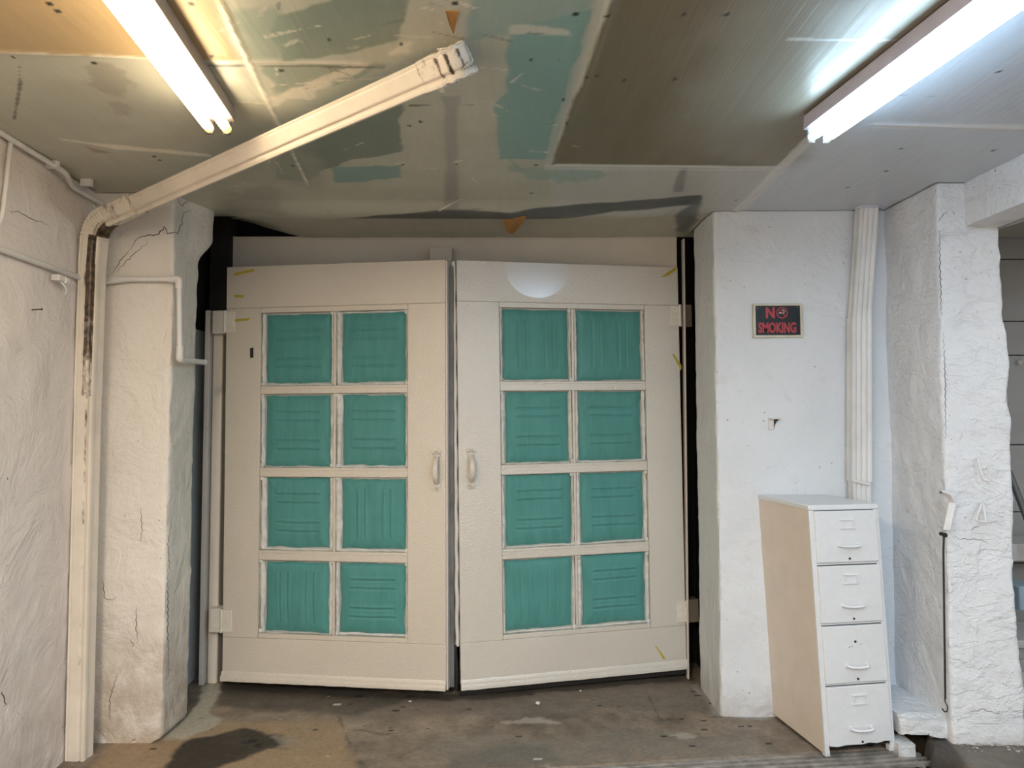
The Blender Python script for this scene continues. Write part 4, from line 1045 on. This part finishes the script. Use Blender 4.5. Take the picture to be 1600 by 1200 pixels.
for i in range(4):
    z0_, z1_ = fz[i] + (.005 if i else -.004), fz[i + 1] - (.014 if i < 3 else .003)
    bm = bmesh.new(); bx(bm, .024, CW - .022, -.012, .010, z0_, z1_)
    bmesh.ops.subdivide_edges(bm, edges=bm.edges, cuts=7, use_grid_fill=True)
    if i == 0:
        for v in bm.verts:
            if v.co.z < z0_ + .03: v.co.z += .010 * (v.co.x / CW) + .004 * math.sin(v.co.x * 60)
    for v in bm.verts:
        if v.co.y < -.005: v.co.y += .002 * math.sin(v.co.x * 17 + i) * math.sin(v.co.z * 13)
    d = build('drawer', bm, M['metal_white'], fc, 35, .003)
    zc = z1_
    xm = CW / 2 + .004
    # label holder
    if i != 1:
        bm = bmesh.new(); hz = zc - .068
        for a in ((-.042, .042, hz + .018, hz + .026), (-.042, .042, hz - .026, hz - .018), (-.035, -.030, hz - .018, hz + .018), (.030, .035, hz - .018, hz + .018)): bx(bm, xm + a[0], xm + a[1], -.018, -.010, a[2], a[3])
        build('label_holder', bm, M['metal_white'], d, 35, .0015)
    else:
        for dx, dz, r_ in ((0, -.08, .007), (-.035, -.107, .0025), (-.02, -.104, .0025), (.03, -.094, .0025)):
            bm = bmesh.new(); disc(bm, (xm + dx, -.0125, zc + dz), (0, 1, 0), r_, .004, 10); build('screw_hole', bm, M['lock'], d, 0)
    hz = z0_ + .085
    bm = bmesh.new()
    path = fillet([(xm - .056, -.008, hz + .004), (xm - .052, -.040, hz + .002), (xm, -.044, hz - .001), (xm + .052, -.040, hz + .002), (xm + .056, -.008, hz + .004)], .03, 5)
    sweep(bm, path, [(a * 1.0, b * .75) for a, b in circ(.0078, 12)], (0, 0, 1))
    for s in (-1, 1): bx(bm, xm + s * .058 - .010, xm + s * .058 + .010, -.016, -.008, hz - .008, hz + .014)
    build('handle', bm, M['metal_white'], d, 60, .0015)
    bm = bmesh.new(); disc(bm, (xm + .002, -.0125, z0_ + .018), (0, 1, 0), .0058, .005, 12); build('lock', bm, M['lock'], d, 40)

# the old carcass is racked out of square
def rack(o):
    for ch in o.children:
        if ch.type == 'MESH':
            a = np.zeros(len(ch.data.vertices) * 3); ch.data.vertices.foreach_get('co', a); a = a.reshape(-1, 3); a[:, 0] -= .055 * a[:, 2]
            ch.data.vertices.foreach_set('co', a.ravel()); ch.data.update()
        rack(ch)
rack(fc)

# ------------------------------------------------------------------ drain grate
gr = empty('drain_grate', (GR1.x, GR1.y, 0), 'long slotted iron drain grate in the floor in front of the filing cabinet', 'drain grate', (0, 0, GA))
bm = bmesh.new()
nb = 4
for i in range(nb):
    v = -.010 - i * .045
    bx(bm, GU0 + .01, GU1 - .02, v - .022, v, -.022, -.002)
build('slat', bm, M['grate'], gr, 35, .002)
u = GU0 + .05
while u < GU1: box('rib', u, u + .012, GV0 + .004, -.006, -.035, -.010, M['grate'], gr, .001); u += .18

# ------------------------------------------------------------------ ledge and rubble at the pillar foot
def ledge_warp(P, P0):
    f = P0[:, 1] < 3.78
    P[:, 2] -= (P0[:, 2] > .1) * f * .012
    P[:, 2] += (P0[:, 2] < .1) * .03 * np.exp(-((P0[:, 0] - 2.10) / .06) ** 2)
    P[:, 1] += f * (P0[:, 0] < 2.05) * .02
    return P
o = lumpy('trim_7', 2.015, 2.30, 3.735, 4.22, .085, .185, .014, .014, M['plaster_ledge'], ledge_warp, 41); tag(o, 'broken white plaster ledge between the cabinet and the pillar', 'ledge')
p = AtZ(1411, 1180, .0)
o = lumpy('rubble_block', p.x - .03, p.x + .06, p.y - .01, p.y + .12, -.06, .055, .010, .016, M['plaster_ledge'], None, 47, kind=None); tag(o, 'rough white lump of plaster on the floor beside the filing cabinet', 'rubble'); o['kind'] = 'thing'
# crumbs at the pillar foot
rg = random.Random(8)
bm = bmesh.new()
for i in range(34):
    x_ = rg.uniform(2.24, 2.60); y_ = 3.655 - rg.random() ** 2 * .08
    r_ = rg.uniform(.003, .009)
    g = bmesh.ops.create_icosphere(bm, subdivisions=1, radius=r_, matrix=Matrix.Translation((x_, y_, .088 + r_ * .4)) @ Matrix.Diagonal((1.3, 1, .6, 1)))
    for v in g['verts']: v.co += Vector((rg.uniform(-1, 1), rg.uniform(-1, 1), rg.uniform(-1, 1))) * r_ * .25
tag(build('plaster_crumbs', bm, M['chip_grey'], None, 0), 'crumbled plaster along the foot of the right pillar', 'rubble', None, 'stuff')
for a, b, s, lab in ((840, 1099, .014, 'largest pale paint chip on the floor in front of the right door'), (641, 1096, .009, 'pale paint chip on the floor below the left door corner'), (907, 1080, .009, 'tiny pale paint chip close to the foot of the right door')):
    p = AtZ(a, b, .004); bm = bmesh.new(); g = bmesh.ops.create_icosphere(bm, subdivisions=1, radius=s, matrix=Matrix.Translation(p + Vector((0, 0, s * .2))) @ Matrix.Diagonal((1.2, .9, .5, 1)))
    for v in g['verts']: v.co += Vector((rg.uniform(-1, 1), rg.uniform(-1, 1), rg.uniform(-1, 1))) * s * .3
    tag(build('paint_chip', bm, M['chip'], None, 0), lab, 'paint chip', 'paint chips on the floor')

# ------------------------------------------------------------------ ironwork on the pillar
YP = 3.655
def pp(a, b, off=0.): return AtY(a, b, YP - off)
bm = bmesh.new()
path = fillet([pp(1527, 716, -.01), pp(1528, 720, .02), pp(1537, 750, .035), pp(1546, 752, .04), pp(1545, 728, .045)], .025, 6)
tube(bm, path, .0055, 10); tag(build('wire_hook', bm, M['wire'], None, 60), 'white painted J hook high on the pillar', 'hook')
bm = bmesh.new()
tri = [pp(1534, 786, .012), pp(1525, 813, .045), pp(1541, 816, .045), pp(1536, 787, .012)]
tube(bm, tri[:2], .0045, 8); tube(bm, tri[1:3], .0045, 8); tube(bm, tri[2:], .0045, 8)
tube(bm, [tri[2], pp(1560, 812, .02)], .004, 8)
tube(bm, [pp(1534, 786, -.01), pp(1534, 786, .014)], .005, 8)
tag(build('wire_bracket', bm, M['wire'], None, 60), 'white painted triangular wire bracket on the pillar below the hook', 'bracket')
sb = empty('strap_bracket', pp(1482, 780, 0), 'flat painted iron bracket bolted to the pillar corner', 'bracket')
bm = bmesh.new(); o0 = pp(1482, 780, 0)
ribbon(bm, [pp(1468, 768, .012) - o0, pp(1482, 774, .016) - o0, pp(1488, 785, .02) - o0], Vector((.004, -.035, .012)), .007)
ribbon(bm, [pp(1488, 785, .02) - o0, pp(1485, 800, .018) - o0, pp(1479, 828, .012) - o0], Vector((.03, -.012, 0)), .007)
build('strap', bm, M['wire'], sb, 40, .001)
for (a, b, of), ax, r_, h_ in (((1470, 769, .02), (-.5, -1, .3), .006, .008), ((1476, 836, .02), (0, -1, 0), .012, .012), ((1471, 834, .03), (-1, -.4, 0), .009, .014)):
    bm = bmesh.new(); disc(bm, pp(a, b, of) - o0, ax, r_, h_, 10); build('bolt', bm, M['iron'], sb, 40)
ir = empty('hanging_rod', pp(1475, 838, .02), 'thin black rod with a hook hanging down the pillar corner', 'rod'); o0 = pp(1475, 838, .02)
bm = bmesh.new(); tube(bm, fillet([Vector((0, 0, 0)), pp(1474, 860, .022) - o0, pp(1477, 1092, .02) - o0], .02, 4), .0048, 10); build('rod', bm, M['iron'], ir, 60)
bm = bmesh.new(); hk = [pp(1477, 1088, .02), pp(1476, 1096, .022), pp(1481, 1104, .025), pp(1480, 1112, .028), pp(1475, 1112, .03), pp(1472, 1107, .032)]
tube(bm, fillet([h_ - o0 for h_ in hk], .02, 5), .003, 8); build('hook', bm, M['iron'], ir, 60)

# ------------------------------------------------------------------ side room
YA = 4.55
a0, a1, a2 = AtY(1569, 726, 4.5), AtY(1577, 738, 4.5), AtY(1612, 830, 4.35)
bm = bmesh.new(); tube(bm, fillet([a0 + Vector((-.12, .02, .02)), a0, a1, a2, a2 + (a2 - a1) * .6], .03, 5), .019, 14)
tag(build('handrail_pipe', bm, M['pipe_grey'], None, 60), 'slanting grey pipe rail in the side room beyond the pillar', 'pipe')
u0 = AtY(1562, 353, 3.95); u1 = AtY(1605, 340, 3.65)
bm = bmesh.new(); tube(bm, [u0 + (u0 - u1) * .4, u0, u1, u1 + (u1 - u0)], .016, 12); tag(build('overhead_pipe', bm, M['conduit'], None, 60), 'painted pipe under the beam at the top of the side opening', 'pipe')
st = empty('wooden_bench', (2.9, 4.6, .0), 'stepped grey wooden bench in the side room beyond the pillar', 'bench')
def stp(nm, y_px0, y_px1, yy, depth, m=M['shelf']):
    z1_ = AtY(1585, y_px0, yy).z; z0_ = AtY(1585, y_px1, yy).z
    return box(nm, -.25, 1.0, yy - 4.6, yy - 4.6 + depth, z0_, z1_, m, st, .004)
stp('tread', 850, 877, 4.55, .30); stp('tread', 1001, 1013, 4.45, .4); stp('riser', 1013, 1032, 4.47, .02, M['annex']); stp('tread', 1032, 1052, 4.42, .3, M['annex']); stp('riser', 1052, 1083, 4.38, .03)
tb = box('storage_tub', 0, .12, 0, .2, 0, .15, M['blue_tub'], None, .01); tb.location = (AtY(1594, 950, 4.42).x, 4.42, AtY(1594, 955, 4.42).z)
tag(tb, 'pale blue plastic tub on the bench in the side room', 'tub')
bm = bmesh.new(); p = AtY(1592, 566, 4.88); disc(bm, p + Vector((0, 0, 0)), (0, 1, 0), .013, .03, 12); tube(bm, fillet([p, p + Vector((0, -.03, 0)), p + Vector((0, -.035, .02))], .01, 4), .004, 8)
tag(build('coat_peg', bm, M['conduit'], None, 40), 'small round peg on the board wall of the side room', 'peg')

# ------------------------------------------------------------------ lights
def area(name, loc, sx, sy, power, col, rot=(0, 0, 0)):
    l = bpy.data.lights.new(name, 'AREA'); l.shape = 'RECTANGLE'; l.size = sx; l.size_y = sy; l.energy = power; l.color = col
    o = bpy.data.objects.new(name, l); o.location = loc; o.rotation_euler = rot; COL.objects.link(o); return o
# unseen fill lamps, added where more ceiling lights would hang
area('fill_lamp_warm', (-1.0, -.95, 2.86), .2, 2.4, 245, (1, .88, .76))
area('fill_lamp_cool', (1.7, -.95, 2.86), .2, 2.4, 165, (.68, .85, 1))
area('side_room_fill', (3.7, 2.6, 2.9), .3, 1.2, 22, (1, .97, .94))  # unseen lamp added to brighten the side room
w = bpy.data.worlds.new('world'); sc.world = w; w.use_nodes = True
w.node_tree.nodes['Background'].inputs['Color'].default_value = (.5, .52, .56, 1); w.node_tree.nodes['Background'].inputs['Strength'].default_value = .05
